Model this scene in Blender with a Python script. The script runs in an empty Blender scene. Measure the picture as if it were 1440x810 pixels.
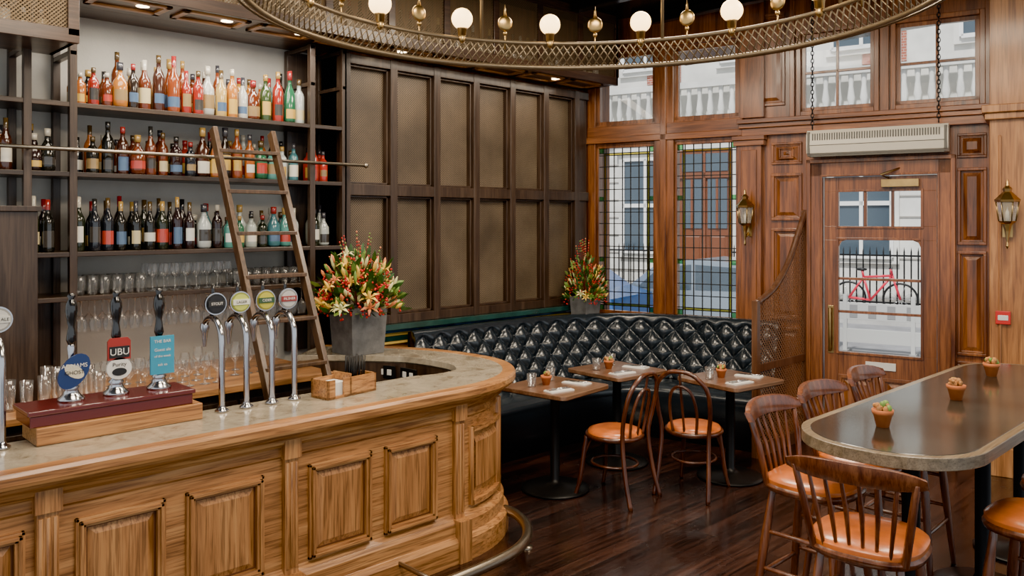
import bpy, math, random
from mathutils import Vector, Matrix
random.seed(7)
D=bpy.data; S=bpy.context.scene
pi=math.pi
# ------------------------------------------------------------------ materials
def newmat(name):
    m=D.materials.new(name); m.use_nodes=True
    nt=m.node_tree; b=nt.nodes['Principled BSDF']
    return m,nt,b
def rgba(c): return (c[0],c[1],c[2],1)
def mat(name,col,rough=.5,metal=0,coat=0,emis=None,est=0,var=0,vscale=8,bump=0,bscale=60,trans=0):
    m,nt,b=newmat(name)
    b.inputs['Base Color'].default_value=rgba(col)
    b.inputs['Roughness'].default_value=rough
    b.inputs['Metallic'].default_value=metal
    b.inputs['Coat Weight'].default_value=coat
    b.inputs['Coat Roughness'].default_value=.12
    if emis:
        b.inputs['Emission Color'].default_value=rgba(emis); b.inputs['Emission Strength'].default_value=est
    if var or bump:
        tc=nt.nodes.new('ShaderNodeTexCoord')
    if var:
        n=nt.nodes.new('ShaderNodeTexNoise'); n.inputs['Scale'].default_value=vscale; n.inputs['Detail'].default_value=5
        nt.links.new(tc.outputs['Object'],n.inputs['Vector'])
        r=nt.nodes.new('ShaderNodeValToRGB')
        r.color_ramp.elements[0].position=.3; r.color_ramp.elements[1].position=.7
        r.color_ramp.elements[0].color=rgba([c*(1-var) for c in col]); r.color_ramp.elements[1].color=rgba([min(1,c*(1+var)) for c in col])
        nt.links.new(n.outputs['Fac'],r.inputs['Fac']); nt.links.new(r.outputs['Color'],b.inputs['Base Color'])
    if bump:
        n=nt.nodes.new('ShaderNodeTexNoise'); n.inputs['Scale'].default_value=bscale; n.inputs['Detail'].default_value=4
        nt.links.new(tc.outputs['Object'],n.inputs['Vector'])
        bp=nt.nodes.new('ShaderNodeBump'); bp.inputs['Strength'].default_value=bump; bp.inputs['Distance'].default_value=.01
        nt.links.new(n.outputs['Fac'],bp.inputs['Height']); nt.links.new(bp.outputs['Normal'],b.inputs['Normal'])
    return m
def wood(name,c1,c2,c3,axis='x',rough=.35,coat=.3,sc=1.0,bump=.15,pore=.6):
    m,nt,b=newmat(name); N=nt.nodes.new; L=nt.links.new
    tc=N('ShaderNodeTexCoord'); mp=N('ShaderNodeMapping')
    k=[11*sc,11*sc,11*sc]; k['xyz'.index(axis)]=.8*sc
    mp.inputs['Scale'].default_value=k
    L(tc.outputs['Object'],mp.inputs['Vector'])
    n1=N('ShaderNodeTexNoise'); n1.inputs['Scale'].default_value=1.0; n1.inputs['Detail'].default_value=7; n1.inputs['Roughness'].default_value=.62; n1.inputs['Distortion'].default_value=1.2
    L(mp.outputs['Vector'],n1.inputs['Vector'])
    r=N('ShaderNodeValToRGB'); e=r.color_ramp.elements
    e[0].position=.30; e[0].color=rgba(c1); e[1].position=.70; e[1].color=rgba(c3)
    x=e.new(.5); x.color=rgba(c2)
    L(n1.outputs['Fac'],r.inputs['Fac'])
    mp2=N('ShaderNodeMapping'); k2=[100*sc,100*sc,100*sc]; k2['xyz'.index(axis)]=4*sc
    mp2.inputs['Scale'].default_value=k2; L(tc.outputs['Object'],mp2.inputs['Vector'])
    n2=N('ShaderNodeTexNoise'); n2.inputs['Scale'].default_value=1; n2.inputs['Detail'].default_value=3; n2.inputs['Distortion'].default_value=.6
    L(mp2.outputs['Vector'],n2.inputs['Vector'])
    mx=N('ShaderNodeMixRGB'); mx.blend_type='MULTIPLY'; 
    r2=N('ShaderNodeValToRGB'); r2.color_ramp.elements[0].position=.36; r2.color_ramp.elements[0].color=(.36,.30,.25,1); r2.color_ramp.elements[1].position=.54; r2.color_ramp.elements[1].color=(1,1,1,1)
    L(n2.outputs['Fac'],r2.inputs['Fac']); mx.inputs['Fac'].default_value=pore
    L(r.outputs['Color'],mx.inputs['Color1']); L(r2.outputs['Color'],mx.inputs['Color2'])
    L(mx.outputs['Color'],b.inputs['Base Color'])
    bp=N('ShaderNodeBump'); bp.inputs['Strength'].default_value=bump; bp.inputs['Distance'].default_value=.004
    L(n2.outputs['Fac'],bp.inputs['Height']); L(bp.outputs['Normal'],b.inputs['Normal'])
    b.inputs['Roughness'].default_value=rough; b.inputs['Coat Weight'].default_value=coat; b.inputs['Coat Roughness'].default_value=.15
    return m
def colmat(name,rough=.12,coat=.5,trans=0):
    m,nt,b=newmat(name); a=nt.nodes.new('ShaderNodeAttribute'); a.attribute_name='Col'
    nt.links.new(a.outputs['Color'],b.inputs['Base Color'])
    b.inputs['Roughness'].default_value=rough; b.inputs['Coat Weight'].default_value=coat; b.inputs['Coat Roughness'].default_value=.05
    b.inputs['Transmission Weight'].default_value=trans
    return m
def glassmat(name,col=(1,1,1),refl=.12,tint=.95,dif=0):
    m=D.materials.new(name); m.use_nodes=True; nt=m.node_tree; nt.nodes.clear(); N=nt.nodes.new; L=nt.links.new
    o=N('ShaderNodeOutputMaterial'); t=N('ShaderNodeBsdfTransparent'); g=N('ShaderNodeBsdfGlossy'); mx=N('ShaderNodeMixShader')
    fr=N('ShaderNodeLayerWeight'); fr.inputs['Blend'].default_value=refl
    t.inputs['Color'].default_value=rgba([c*tint for c in col]); g.inputs['Roughness'].default_value=.03
    L(fr.outputs['Facing'],mx.inputs['Fac']); L(t.outputs[0],mx.inputs[1]); L(g.outputs[0],mx.inputs[2])
    if dif:
        d=N('ShaderNodeBsdfDiffuse'); d.inputs['Color'].default_value=(.85,.87,.88,1); m2=N('ShaderNodeMixShader'); m2.inputs['Fac'].default_value=dif
        L(mx.outputs[0],m2.inputs[1]); L(d.outputs[0],m2.inputs[2]); L(m2.outputs[0],o.inputs['Surface'])
    else: L(mx.outputs[0],o.inputs['Surface'])
    return m
def meshmat(name,cwire,cback,scale=70,holes=False,thick=.3,metal=0):
    m,nt,b=newmat(name); N=nt.nodes.new; L=nt.links.new
    tc=N('ShaderNodeTexCoord'); sx=N('ShaderNodeSeparateXYZ'); L(tc.outputs['Object'],sx.inputs[0])
    xy=N('ShaderNodeMath'); xy.operation='ADD'; L(sx.outputs['X'],xy.inputs[0]); L(sx.outputs['Y'],xy.inputs[1])
    outs=[]
    for op in ('ADD','SUBTRACT'):
        a=N('ShaderNodeMath'); a.operation=op
        L(xy.outputs[0],a.inputs[0]); L(sx.outputs['Z'],a.inputs[1])
        s=N('ShaderNodeMath'); s.operation='MULTIPLY'; L(a.outputs[0],s.inputs[0]); s.inputs[1].default_value=scale
        f=N('ShaderNodeMath'); f.operation='FRACT'; L(s.outputs[0],f.inputs[0])
        g=N('ShaderNodeMath'); g.operation='LESS_THAN'; L(f.outputs[0],g.inputs[0]); g.inputs[1].default_value=thick
        outs.append(g)
    mxx=N('ShaderNodeMath'); mxx.operation='MAXIMUM'; L(outs[0].outputs[0],mxx.inputs[0]); L(outs[1].outputs[0],mxx.inputs[1])
    b.inputs['Metallic'].default_value=metal; b.inputs['Roughness'].default_value=.5
    if holes:
        b.inputs['Base Color'].default_value=rgba(cwire)
        L(mxx.outputs[0],b.inputs['Alpha'])
    else:
        c=N('ShaderNodeMixRGB'); L(mxx.outputs[0],c.inputs['Fac']); c.inputs['Color1'].default_value=rgba(cback); c.inputs['Color2'].default_value=rgba(cwire)
        n=N('ShaderNodeTexNoise'); n.inputs['Scale'].default_value=2.5; n.inputs['Detail'].default_value=5; L(tc.outputs['Object'],n.inputs['Vector'])
        r=N('ShaderNodeValToRGB'); r.color_ramp.elements[0].position=.3; r.color_ramp.elements[0].color=(.6,.56,.52,1); r.color_ramp.elements[1].position=.7; r.color_ramp.elements[1].color=(1.3,1.22,1.1,1)
        L(n.outputs['Fac'],r.inputs['Fac']); mu=N('ShaderNodeMixRGB'); mu.blend_type='MULTIPLY'; mu.inputs['Fac'].default_value=1
        L(c.outputs[0],mu.inputs['Color1']); L(r.outputs[0],mu.inputs['Color2']); L(mu.outputs[0],b.inputs['Base Color'])
    return m

OAKH=wood('oak_horizontal',(.24,.095,.027),(.42,.19,.060),(.57,.30,.11),'x',.40,.25,pore=.8)
OAKV=wood('oak_vertical',(.24,.095,.027),(.42,.19,.060),(.57,.30,.11),'z',.40,.25,pore=.8)
MAHV=wood('mahogany_vertical',(.075,.020,.005),(.215,.068,.016),(.37,.130,.034),'z',.30,.4,.8)
MAHH=wood('mahogany_horizontal',(.075,.020,.005),(.215,.068,.016),(.37,.130,.034),'x',.30,.4,.8)
COLW=wood('column_wood',(.22,.08,.022),(.40,.17,.05),(.55,.27,.10),'z',.4,.3,.8)
DARKW=wood('dark_stained_wood',(.022,.012,.007),(.044,.025,.015),(.078,.048,.030),'z',.42,.2,1)
DARKH=wood('dark_stained_wood_shelf',(.022,.012,.007),(.044,.025,.015),(.078,.048,.030),'x',.42,.2,1)
CHAIRW=wood('chair_wood',(.04,.011,.005),(.09,.026,.010),(.17,.055,.020),'z',.28,.6,1.5)
BCHW=wood('bar_chair_wood',(.065,.017,.007),(.14,.042,.016),(.24,.082,.032),'z',.28,.6,1.5)
TABLEW=wood('table_wood',(.11,.05,.025),(.18,.09,.05),(.25,.145,.085),'x',.3,.4,1)
LADW=wood('ladder_wood',(.045,.021,.010),(.085,.044,.020),(.13,.072,.036),'z',.45,.2,1)
MESHP=meshmat('woven_mesh_panel',(.170,.130,.088),(.026,.019,.013),50,False,.33)
MESHC=meshmat('cabinet_wire_mesh',(.20,.14,.08),(0,0,0),45,True,.2,.5)
SCREEN=meshmat('screen_lattice',(.26,.13,.07),(0,0,0),26,True,.20)
LEATH=mat('black_leather',(.014,.020,.027),.22,0,.3,bump=.12,bscale=120)
ORL=mat('orange_leather',(.48,.12,.018),.33,0,.4,var=.35,vscale=9,bump=.1)
BLK=mat('black_iron',(.012,.012,.013),.4,.4)
CHROME=mat('chrome',(.50,.50,.52),.16,1)
BRASS=mat('antique_brass',(.45,.30,.12),.28,1,var=.2)
STEELR=mat('worn_steel_rail',(.36,.31,.24),.32,1)
BLKGL=mat('black_gloss',(.008,.008,.009),.08,0,.6)
MAROON=mat('maroon_wood',(.10,.010,.009),.22,0,.6)
WHITE=mat('white_enamel',(.70,.69,.65),.4)
CREAM=mat('cream_plastic',(.60,.56,.47),.45)
PLAS=mat('grey_plaster',(.52,.50,.45),.8,var=.12,vscale=3,bump=.1)
BLKCEIL=mat('black_ceiling',(.014,.012,.011),.25,0,.3)
CONC=mat('concrete_planter',(.12,.12,.12),.75,var=.3,vscale=14,bump=.2)
TERRA=mat('terracotta',(.48,.14,.04),.75,var=.15,vscale=20)
CACT=mat('cactus_skin',(.36,.16,.045),.7,var=.6,vscale=40,bump=.6,bscale=90)
GTILE=mat('green_tile',(.015,.055,.05),.12,0,.6,var=.3,vscale=10)
BTILE=mat('blue_tile',(.04,.11,.20),.12,0,.6,var=.3,vscale=10)
YTILE=mat('yellow_tile',(.62,.42,.10),.2,0,.4)
LEAF=mat('leaf_green',(.030,.085,.016),.45,var=.4,vscale=30)
LEAF2=mat('leaf_light',(.16,.27,.045),.45,var=.3,vscale=30)
FRED=mat('berry_red',(.50,.008,.008),.3,0,.3)
FYEL=mat('lily_yellow',(.80,.52,.08),.5,var=.2,vscale=20)
FORA=mat('lily_orange',(.68,.22,.08),.5,var=.2,vscale=20)
FPAL=mat('lily_pale',(.68,.66,.30),.5)
TWIG=mat('twig',(.14,.03,.018),.6)
GLASSW=glassmat('window_glass',(1,1,1),.08,.98)
GLASSG=glassmat('drinking_glass',(.98,.99,1),.34,.985,.04)
STG=glassmat('stained_green',(.40,.72,.45),.1,.95); STY=glassmat('stained_yellow',(.82,.74,.28),.1,.97)
LEAD=mat('lead_came',(.015,.015,.015),.5,.3)
BOT=colmat('bottle_glass',.1,.6)
PAPER=mat('paper_white',(.70,.68,.64),.7)
BLUEC=mat('blue_card',(.03,.27,.42),.5)
REDP=mat('red_plastic',(.55,.02,.015),.4)
BULB=mat('bulb_glow',(1,.85,.6),.3,emis=(1,.62,.22),est=4.2)
SPOTE=mat('downlight_glow',(1,.8,.5),.3,emis=(1,.75,.45),est=12)
INK=mat('dark_ink',(.01,.01,.012),.5)

def marble():
    m,nt,b=newmat('bar_marble'); N=nt.nodes.new; L=nt.links.new
    tc=N('ShaderNodeTexCoord'); n=N('ShaderNodeTexNoise'); n.inputs['Scale'].default_value=9; n.inputs['Detail'].default_value=10; n.inputs['Roughness'].default_value=.7; n.inputs['Distortion'].default_value=.8
    L(tc.outputs['Object'],n.inputs['Vector'])
    r=N('ShaderNodeValToRGB'); e=r.color_ramp.elements; e[0].position=.32; e[0].color=(.16,.12,.078,1); e[1].position=.66; e[1].color=(.43,.375,.28,1); x=e.new(.45); x.color=(.30,.255,.185,1)
    L(n.outputs['Fac'],r.inputs['Fac']); L(r.outputs['Color'],b.inputs['Base Color']); b.inputs['Roughness'].default_value=.15
    b.inputs['Coat Weight'].default_value=.3
    return m
MARB=marble()
def floormat():
    m,nt,b=newmat('dark_floorboards'); N=nt.nodes.new; L=nt.links.new
    tc=N('ShaderNodeTexCoord'); br=N('ShaderNodeTexBrick')
    br.inputs['Scale'].default_value=1; br.inputs['Brick Width'].default_value=2.2; br.inputs['Row Height'].default_value=.12; br.inputs['Mortar Size'].default_value=.003
    br.inputs['Color1'].default_value=(.012,.0072,.0065,1); br.inputs['Color2'].default_value=(.030,.016,.013,1); br.inputs['Mortar'].default_value=(.003,.002,.002,1)
    L(tc.outputs['Object'],br.inputs['Vector'])
    mp=N('ShaderNodeMapping'); mp.inputs['Scale'].default_value=(1.5,22,1); L(tc.outputs['Object'],mp.inputs['Vector'])
    n=N('ShaderNodeTexNoise'); n.inputs['Scale'].default_value=1.5; n.inputs['Detail'].default_value=6; L(mp.outputs[0],n.inputs['Vector'])
    r=N('ShaderNodeValToRGB'); r.color_ramp.elements[0].position=.3; r.color_ramp.elements[0].color=(.4,.4,.4,1); r.color_ramp.elements[1].position=.75; r.color_ramp.elements[1].color=(2.4,2.0,1.8,1)
    L(n.outputs['Fac'],r.inputs['Fac'])
    mx=N('ShaderNodeMixRGB'); mx.blend_type='MULTIPLY'; mx.inputs['Fac'].default_value=1; L(br.outputs['Color'],mx.inputs['Color1']); L(r.outputs['Color'],mx.inputs['Color2'])
    L(mx.outputs[0],b.inputs['Base Color'])
    n2=N('ShaderNodeTexNoise'); n2.inputs['Scale'].default_value=3.5; n2.inputs['Detail'].default_value=6; L(tc.outputs['Object'],n2.inputs['Vector'])
    r2=N('ShaderNodeMapRange'); r2.inputs['From Min'].default_value=.3; r2.inputs['From Max'].default_value=.7; r2.inputs['To Min'].default_value=.10; r2.inputs['To Max'].default_value=.32
    L(n2.outputs['Fac'],r2.inputs['Value']); L(r2.outputs[0],b.inputs['Roughness'])
    b.inputs['Coat Weight'].default_value=.3; b.inputs['Coat Roughness'].default_value=.14
    bp=N('ShaderNodeBump'); bp.inputs['Strength'].default_value=.3; bp.inputs['Distance'].default_value=.004
    L(br.outputs['Fac'],bp.inputs['Height']); bp.invert=True
    bp2=N('ShaderNodeBump'); bp2.inputs['Strength'].default_value=.5; bp2.inputs['Distance'].default_value=.004; L(n.outputs['Fac'],bp2.inputs['Height']); L(bp.outputs[0],bp2.inputs['Normal'])
    L(bp2.outputs[0],b.inputs['Normal'])
    return m
FLOORM=floormat()

# ------------------------------------------------------------------ mesh builder
class MB:
    def __init__(s): s.v=[];s.f=[];s.m=[];s.sm=[];s.c=[];s.hc=False;s.M=None
    def add(s,vs,fs,mi=0,sm=False,col=None):
        o=len(s.v)
        if s.M is not None: vs=[tuple(s.M@Vector(v)) for v in vs]
        s.v+= [tuple(v) for v in vs]
        for i,f in enumerate(fs):
            s.f.append([o+k for k in f]); s.m.append(mi[i] if isinstance(mi,list) else mi); s.sm.append(sm)
            c=(col[i] if isinstance(col,list) else col) if col is not None else (1,1,1)
            s.c.append(c)
        if col is not None: s.hc=True
    def box(s,x0,x1,y0,y1,z0,z1,mi=0,col=None):
        vs=[(x0,y0,z0),(x1,y0,z0),(x1,y1,z0),(x0,y1,z0),(x0,y0,z1),(x1,y0,z1),(x1,y1,z1),(x0,y1,z1)]
        s.add(vs,[(0,3,2,1),(4,5,6,7),(0,1,5,4),(1,2,6,5),(2,3,7,6),(3,0,4,7)],mi,False,col)
    def frust(s,x0,x1,z0,z1,y,ins,proj,mi=0):
        vs=[(x0,y,z0),(x1,y,z0),(x1,y,z1),(x0,y,z1),(x0+ins,y-proj,z0+ins),(x1-ins,y-proj,z0+ins),(x1-ins,y-proj,z1-ins),(x0+ins,y-proj,z1-ins)]
        s.add(vs,[(0,1,5,4),(1,2,6,5),(2,3,7,6),(3,0,4,7),(4,5,6,7)],mi)
    def lathe(s,prof,c=(0,0,0),n=16,mi=0,sm=True,cols=None,sq=None,sx=1,sy=1,mis=None,colf=None):
        vs=[]
        for r,z in prof:
            for i in range(n):
                a=2*pi*i/n; k=1
                if sq: k=1/((abs(math.cos(a))**sq+abs(math.sin(a))**sq)**(1/sq))
                vs.append((c[0]+r*k*math.cos(a)*sx,c[1]+r*k*math.sin(a)*sy,c[2]+z))
        fs=[];mm=[];cc=[]
        for j in range(len(prof)-1):
            for i in range(n):
                fs.append((j*n+i,j*n+(i+1)%n,(j+1)*n+(i+1)%n,(j+1)*n+i)); mm.append(mis[j] if mis else mi)
                if cols: cc.append(cols[j])
                elif colf: cc.append(colf(j,2*pi*(i+.5)/n))
        s.add(vs,fs,mm,sm,cc if cc else None)
    def tube(s,pts,r,n=8,mi=0,closed=False,sm=True):
        pts=[Vector(p) for p in pts]; N=len(pts); rr=r if isinstance(r,(list,tuple)) else [r]*N
        T=[]
        for i in range(N):
            if closed: t=pts[(i+1)%N]-pts[i-1]
            else: t=pts[min(i+1,N-1)]-pts[max(i-1,0)]
            T.append(t.normalized())
        u=T[0].orthogonal().normalized(); vs=[]
        for i in range(N):
            u=(u-T[i]*u.dot(T[i]))
            u=u.normalized() if u.length>1e-6 else T[i].orthogonal().normalized()
            w=T[i].cross(u)
            for k in range(n):
                a=2*pi*k/n; vs.append(pts[i]+(u*math.cos(a)+w*math.sin(a))*rr[i])
        fs=[]
        for i in range(N if closed else N-1):
            j=(i+1)%N
            for k in range(n): fs.append((i*n+k,i*n+(k+1)%n,j*n+(k+1)%n,j*n+k))
        if not closed:
            fs.append(tuple(range(n-1,-1,-1))); fs.append(tuple((N-1)*n+k for k in range(n)))
        s.add(vs,fs,mi,sm)
    def sphere(s,c,r,n=10,m=6,mi=0,sc=(1,1,1),col=None):
        vs=[];fs=[]
        for j in range(m+1):
            a=pi*j/m
            for i in range(n):
                b=2*pi*i/n; vs.append((c[0]+r*sc[0]*math.sin(a)*math.cos(b),c[1]+r*sc[1]*math.sin(a)*math.sin(b),c[2]-r*sc[2]*math.cos(a)))
        for j in range(m):
            for i in range(n): fs.append((j*n+i,j*n+(i+1)%n,(j+1)*n+(i+1)%n,(j+1)*n+i))
        s.add(vs,fs,mi,True,col)
    def prism(s,poly,z0,z1,mi=0,mtop=None):
        n=len(poly); vs=[(p[0],p[1],z0) for p in poly]+[(p[0],p[1],z1) for p in poly]
        fs=[tuple(range(n-1,-1,-1)),tuple(range(n,2*n))]+[(i,(i+1)%n,n+(i+1)%n,n+i) for i in range(n)]
        s.add(vs,fs,[mi,mi if mtop is None else mtop]+[mi]*n)
    def prismy(s,poly,y0,y1,mi=0):
        n=len(poly); vs=[(p[0],y0,p[1]) for p in poly]+[(p[0],y1,p[1]) for p in poly]
        fs=[tuple(range(n)),tuple(range(2*n-1,n-1,-1))]+[(i,n+i,n+(i+1)%n,(i+1)%n) for i in range(n)]
        s.add(vs,fs,mi)
    def sweep(s,path,prof,mi=0,sm=True,mis=None,caps=False,inner=None):
        nr=norms(path); vs=[];P=len(prof)
        for i,(p,q) in enumerate(zip(path,nr)):
            for o,z in prof:
                if inner and o<-.2: o*=inner[i]
                vs.append((p[0]+q[0]*o,p[1]+q[1]*o,z))
        fs=[];mm=[]
        for i in range(len(path)-1):
            for j in range(P-1):
                fs.append((i*P+j,(i+1)*P+j,(i+1)*P+j+1,i*P+j+1)); mm.append(mis[j] if mis else mi)
        if caps:
            fs.append(tuple(range(P))); fs.append(tuple((len(path)-1)*P+k for k in range(P-1,-1,-1))); mm+=[mi,mi]
        s.add(vs,fs,mm,sm)
    def rpanel(s,x0,x1,z0,z1,y,mi=0,mf=0,w=.028,pr=.022):
        for (a,b,c,d) in ((x0,x1,z0,z0+w),(x0,x1,z1-w,z1),(x0,x0+w,z0+w,z1-w),(x1-w,x1,z0+w,z1-w)):
            s.box(a,b,y-pr,y+.002,c,d,mi)
        g=w+.012
        for (a,b,c,d) in ((x0+w,x1-w,z0+w,z0+g),(x0+w,x1-w,z1-g,z1-w),(x0+w,x0+g,z0+g,z1-g),(x1-g,x1-w,z0+g,z1-g)):
            s.box(a,b,y-pr*.45,y+.002,c,d,mi)
        s.frust(x0+g+.006,x1-g-.006,z0+g+.006,z1-g-.006,y,.03,.014,mf)
    def make(s,name,mats,bevel=0,M=None,parent=None):
        me=D.meshes.new(name); me.from_pydata(s.v,[],s.f)
        for m in mats: me.materials.append(m)
        me.polygons.foreach_set('material_index',s.m); me.polygons.foreach_set('use_smooth',s.sm)
        if s.hc:
            ca=me.color_attributes.new('Col','FLOAT_COLOR','CORNER'); k=0
            for p in me.polygons:
                c=s.c[p.index]
                for _ in p.loop_indices: ca.data[k].color=(c[0],c[1],c[2],1); k+=1
        me.update()
        o=D.objects.new(name,me); S.collection.objects.link(o)
        if M is not None: o.matrix_world=M
        if parent: o.parent=parent
        if bevel:
            b=o.modifiers.new('bevel','BEVEL'); b.width=bevel; b.segments=2; b.limit_method='ANGLE'; b.angle_limit=math.radians(50)
        return o
def norms(path):
    out=[]; n=len(path)
    for i in range(n):
        a=Vector(path[max(i-1,0)][:2]); b=Vector(path[i][:2]); c=Vector(path[min(i+1,n-1)][:2])
        d1=(b-a).normalized() if (b-a).length>1e-9 else None; d2=(c-b).normalized() if (c-b).length>1e-9 else None
        if d1 is None: d1=d2
        if d2 is None: d2=d1
        t=(d1+d2).normalized(); nn=Vector((t.y,-t.x)); k=1/max(.3,nn.dot(Vector((d1.y,-d1.x))))
        out.append((nn.x*k,nn.y*k))
    return out
def cr(pts,k=6,closed=False):
    P=[Vector(p) for p in pts]; out=[]; n=len(P)
    for i in range(n if closed else n-1):
        if closed: a,b,c,d=P[i-1],P[i],P[(i+1)%n],P[(i+2)%n]
        else: a,b,c,d=P[max(i-1,0)],P[i],P[i+1],P[min(i+2,n-1)]
        for j in range(k):
            t=j/k; out.append(.5*((2*b)+(c-a)*t+(2*a-5*b+4*c-d)*t*t+(3*b-a-3*c+d)*t**3))
    if not closed: out.append(P[-1])
    return out
def inst(o,loc,rz=0,name=None):
    q=D.objects.new(name or o.name.split('.')[0],o.data); S.collection.objects.link(q)
    q.location=loc; q.rotation_euler=(0,0,rz)
    for m in o.modifiers:
        b=q.modifiers.new(m.name,m.type)
        if m.type=='BEVEL': b.width=m.width; b.segments=m.segments; b.limit_method=m.limit_method; b.angle_limit=m.angle_limit
    return q
def text(s,loc,size,m,parent):
    c=D.curves.new('lettering','FONT'); c.body=s; c.size=size; c.align_x='CENTER'; c.align_y='CENTER'; c.extrude=.0004
    c.materials.append(m); o=D.objects.new('lettering',c); S.collection.objects.link(o); o.location=loc; o.rotation_euler=(pi/2,0,0); o.parent=parent
def wallholes(mb,s0,s1,z0,z1,holes,y0,y1,mi=0):
    xs=sorted({s0,s1}|{h[0] for h in holes}|{h[1] for h in holes}); zs=sorted({z0,z1}|{h[2] for h in holes}|{h[3] for h in holes})
    for i in range(len(xs)-1):
        for j in range(len(zs)-1):
            cx=(xs[i]+xs[i+1])/2; cz=(zs[j]+zs[j+1])/2
            if any(h[0]<cx<h[1] and h[2]<cz<h[3] for h in holes): continue
            mb.box(xs[i],xs[i+1],y0,y1,zs[j],zs[j+1],mi)

CEIL=4.0
# ------------------------------------------------------------------ room shell
b=MB(); b.box(-3,9.2,-3,6.2,-.1,0); 
fl=b.make('floor',[FLOORM])
b=MB(); b.box(-3,9.2,-3,6.2,CEIL,CEIL+.15)
for k in range(7): 
    x=1.2+k*.9; b.box(x,x+.1,-3,5.1,CEIL-.1,CEIL)
b.make('ceiling',[BLKCEIL],.01)
b=MB(); b.box(-1,3.53,5.92,6.05,0,CEIL,0); b.box(3.50,6.9,5.62,5.75,0,CEIL,1); b.box(3.50,3.53,5.62,5.92,0,CEIL,1)
b.make('wall_back',[PLAS,MAHV])
b=MB()
x0,x1=3.53,6.44; b.box(x0,x1,5.600,5.62,1.1,3.27,1)
n=6; w=(6.26-x0)/n
b.box(6.26,x1,5.55,5.6,1.1,3.27,0)
for i in range(n+1):
    x=x0+i*w; b.box(x-.035,x+.035,5.515,5.61,1.1,3.27,0)
for z in (1.1,2.15,3.19):
    b.box(x0,x1,5.52,5.61,z,z+(.075 if z!=2.15 else .09),0)
for i in range(n):
    for (za,zb) in ((1.175,2.15),(2.24,3.19)):
        a=x0+i*w+.035; c=x0+(i+1)*w-.035; t=.018
        for q in ((a,a+t,za,zb),(c-t,c,za,zb),(a,c,za,za+t),(a,c,zb-t,zb)): b.box(q[0],q[1],5.55,5.61,q[2],q[3],0)
b.make('wall_panelling',[DARKW,MESHP],.004)
b=MB(); b.box(3.55,6.50,5.46,5.62,1.055,1.10,0); b.box(3.55,6.48,5.55,5.62,1.02,1.055,4); b.box(3.55,6.48,5.54,5.62,.995,1.02,2); b.box(3.55,6.48,5.55,5.62,.95,.995,1); b.box(3.55,6.46,5.53,5.62,.93,.95,2); b.box(3.55,6.46,5.56,5.62,.86,.93,5); b.box(3.55,6.46,5.53,5.62,.82,.86,3)
b.rpanel(3.6,4.0,.15,.78,5.62,3,3)
b.make('trim_1',[GTILE,GTILE,YTILE,MAHH,BTILE,mat('tan_tile',(.36,.16,.055),.3,0,.3)],.004)

# ------------------------------------------------------------------ back bar shelving
b=MB(); Y0,Y1=5.50,5.90
PX=[.55,1.31,1.56,3.22,3.50]
for x in PX:
    b.box(x-.022,x+.022,Y0,Y0+.045,.92,3.285,0); b.box(x-.022,x+.022,Y1-.05,Y1,.92,3.285,0)
for z in (1.48,1.755,2.25,2.68): b.box(.5,3.50,Y0+.005,Y1,z-.03,z,1)
for x in PX:
    for z in (3.0,3.28): b.box(x-.02,x+.02,Y0,Y1,z-.03,z,0)
b.box(3.24,3.52,Y1-.02,Y1+.01,.92,3.285,0)
b.box(3.50,3.52,Y0,Y1,.92,3.285,0)
b.box(1.31,1.56,Y1-.02,Y1+.01,.92,1.75,0)
b.make('back_bar_shelving',[DARKW,DARKH],.003)
b=MB(); b.box(-.6,3.00,4.85,5.90,.88,.92,0); b.box(-.6,2.98,4.92,5.88,0,.88,1)
for i in range(6): b.rpanel(-.5+i*.57,.05+i*.57,.12,.82,4.92,1,1)
b.make('back_bar_counter',[OAKH,DARKW],.003)
b=MB(); b.box(.85,1.27,5.12,5.50,.92,2.0,0); b.box(.84,1.285,5.10,5.50,2.0,2.03,0); b.box(.89,.895,5.115,5.12,.95,1.97,0)
b.make('till_cabinet',[DARKW],.004)

# overhead cabinets
b=MB(); yf=5.12
b.box(1.50,6.42,yf+.03,5.60,3.30,3.335,0)
b.box(1.50,3.5,5.60,5.90,3.30,3.335,0)
b.box(1.50,6.42,yf,yf+.04,3.29,3.37,0); b.box(1.50,6.42,yf,yf+.04,3.90,3.98,0)
x=1.50
while x<6.5:
    b.box(x-.03,x+.03,yf,yf+.04,3.37,3.90,0); x+=.545
b.box(1.5,6.42,yf+.015,yf+.02,3.37,3.90,1)
b.box(6.39,6.42,yf,5.60,3.3,3.98,0)
for i in range(9):
    a=1.6+i*.53; b.box(a,a+.45,yf+.08,yf+.12,3.285,3.30,2); b.box(a,a+.45,5.42,5.46,3.285,3.30,2); b.box(a,a+.04,yf+.08,5.46,3.285,3.30,2); b.box(a+.41,a+.45,yf+.08,5.46,3.285,3.30,2)
b.box(-.6,1.47,yf-.02,5.60,2.97,3.0,0); b.box(-.6,1.47,yf-.05,yf-.01,2.96,3.04,0); b.box(-.6,1.47,yf-.05,yf-.01,3.26,3.32,0)
for x in (1.44,1.0,.55,.1): b.box(x-.03,x+.03,yf-.05,yf-.01,3.0,3.98,0)
b.box(-.6,1.47,yf-.03,yf-.025,3.0,3.9,1); b.box(1.44,1.47,yf-.04,5.60,2.97,3.98,0)
b.make('overhead_cabinets',[wood('cabinet_wood',(.035,.016,.009),(.065,.032,.018),(.11,.06,.034),'x',.4,.25,1),MESHC,OAKH],.003)
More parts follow.
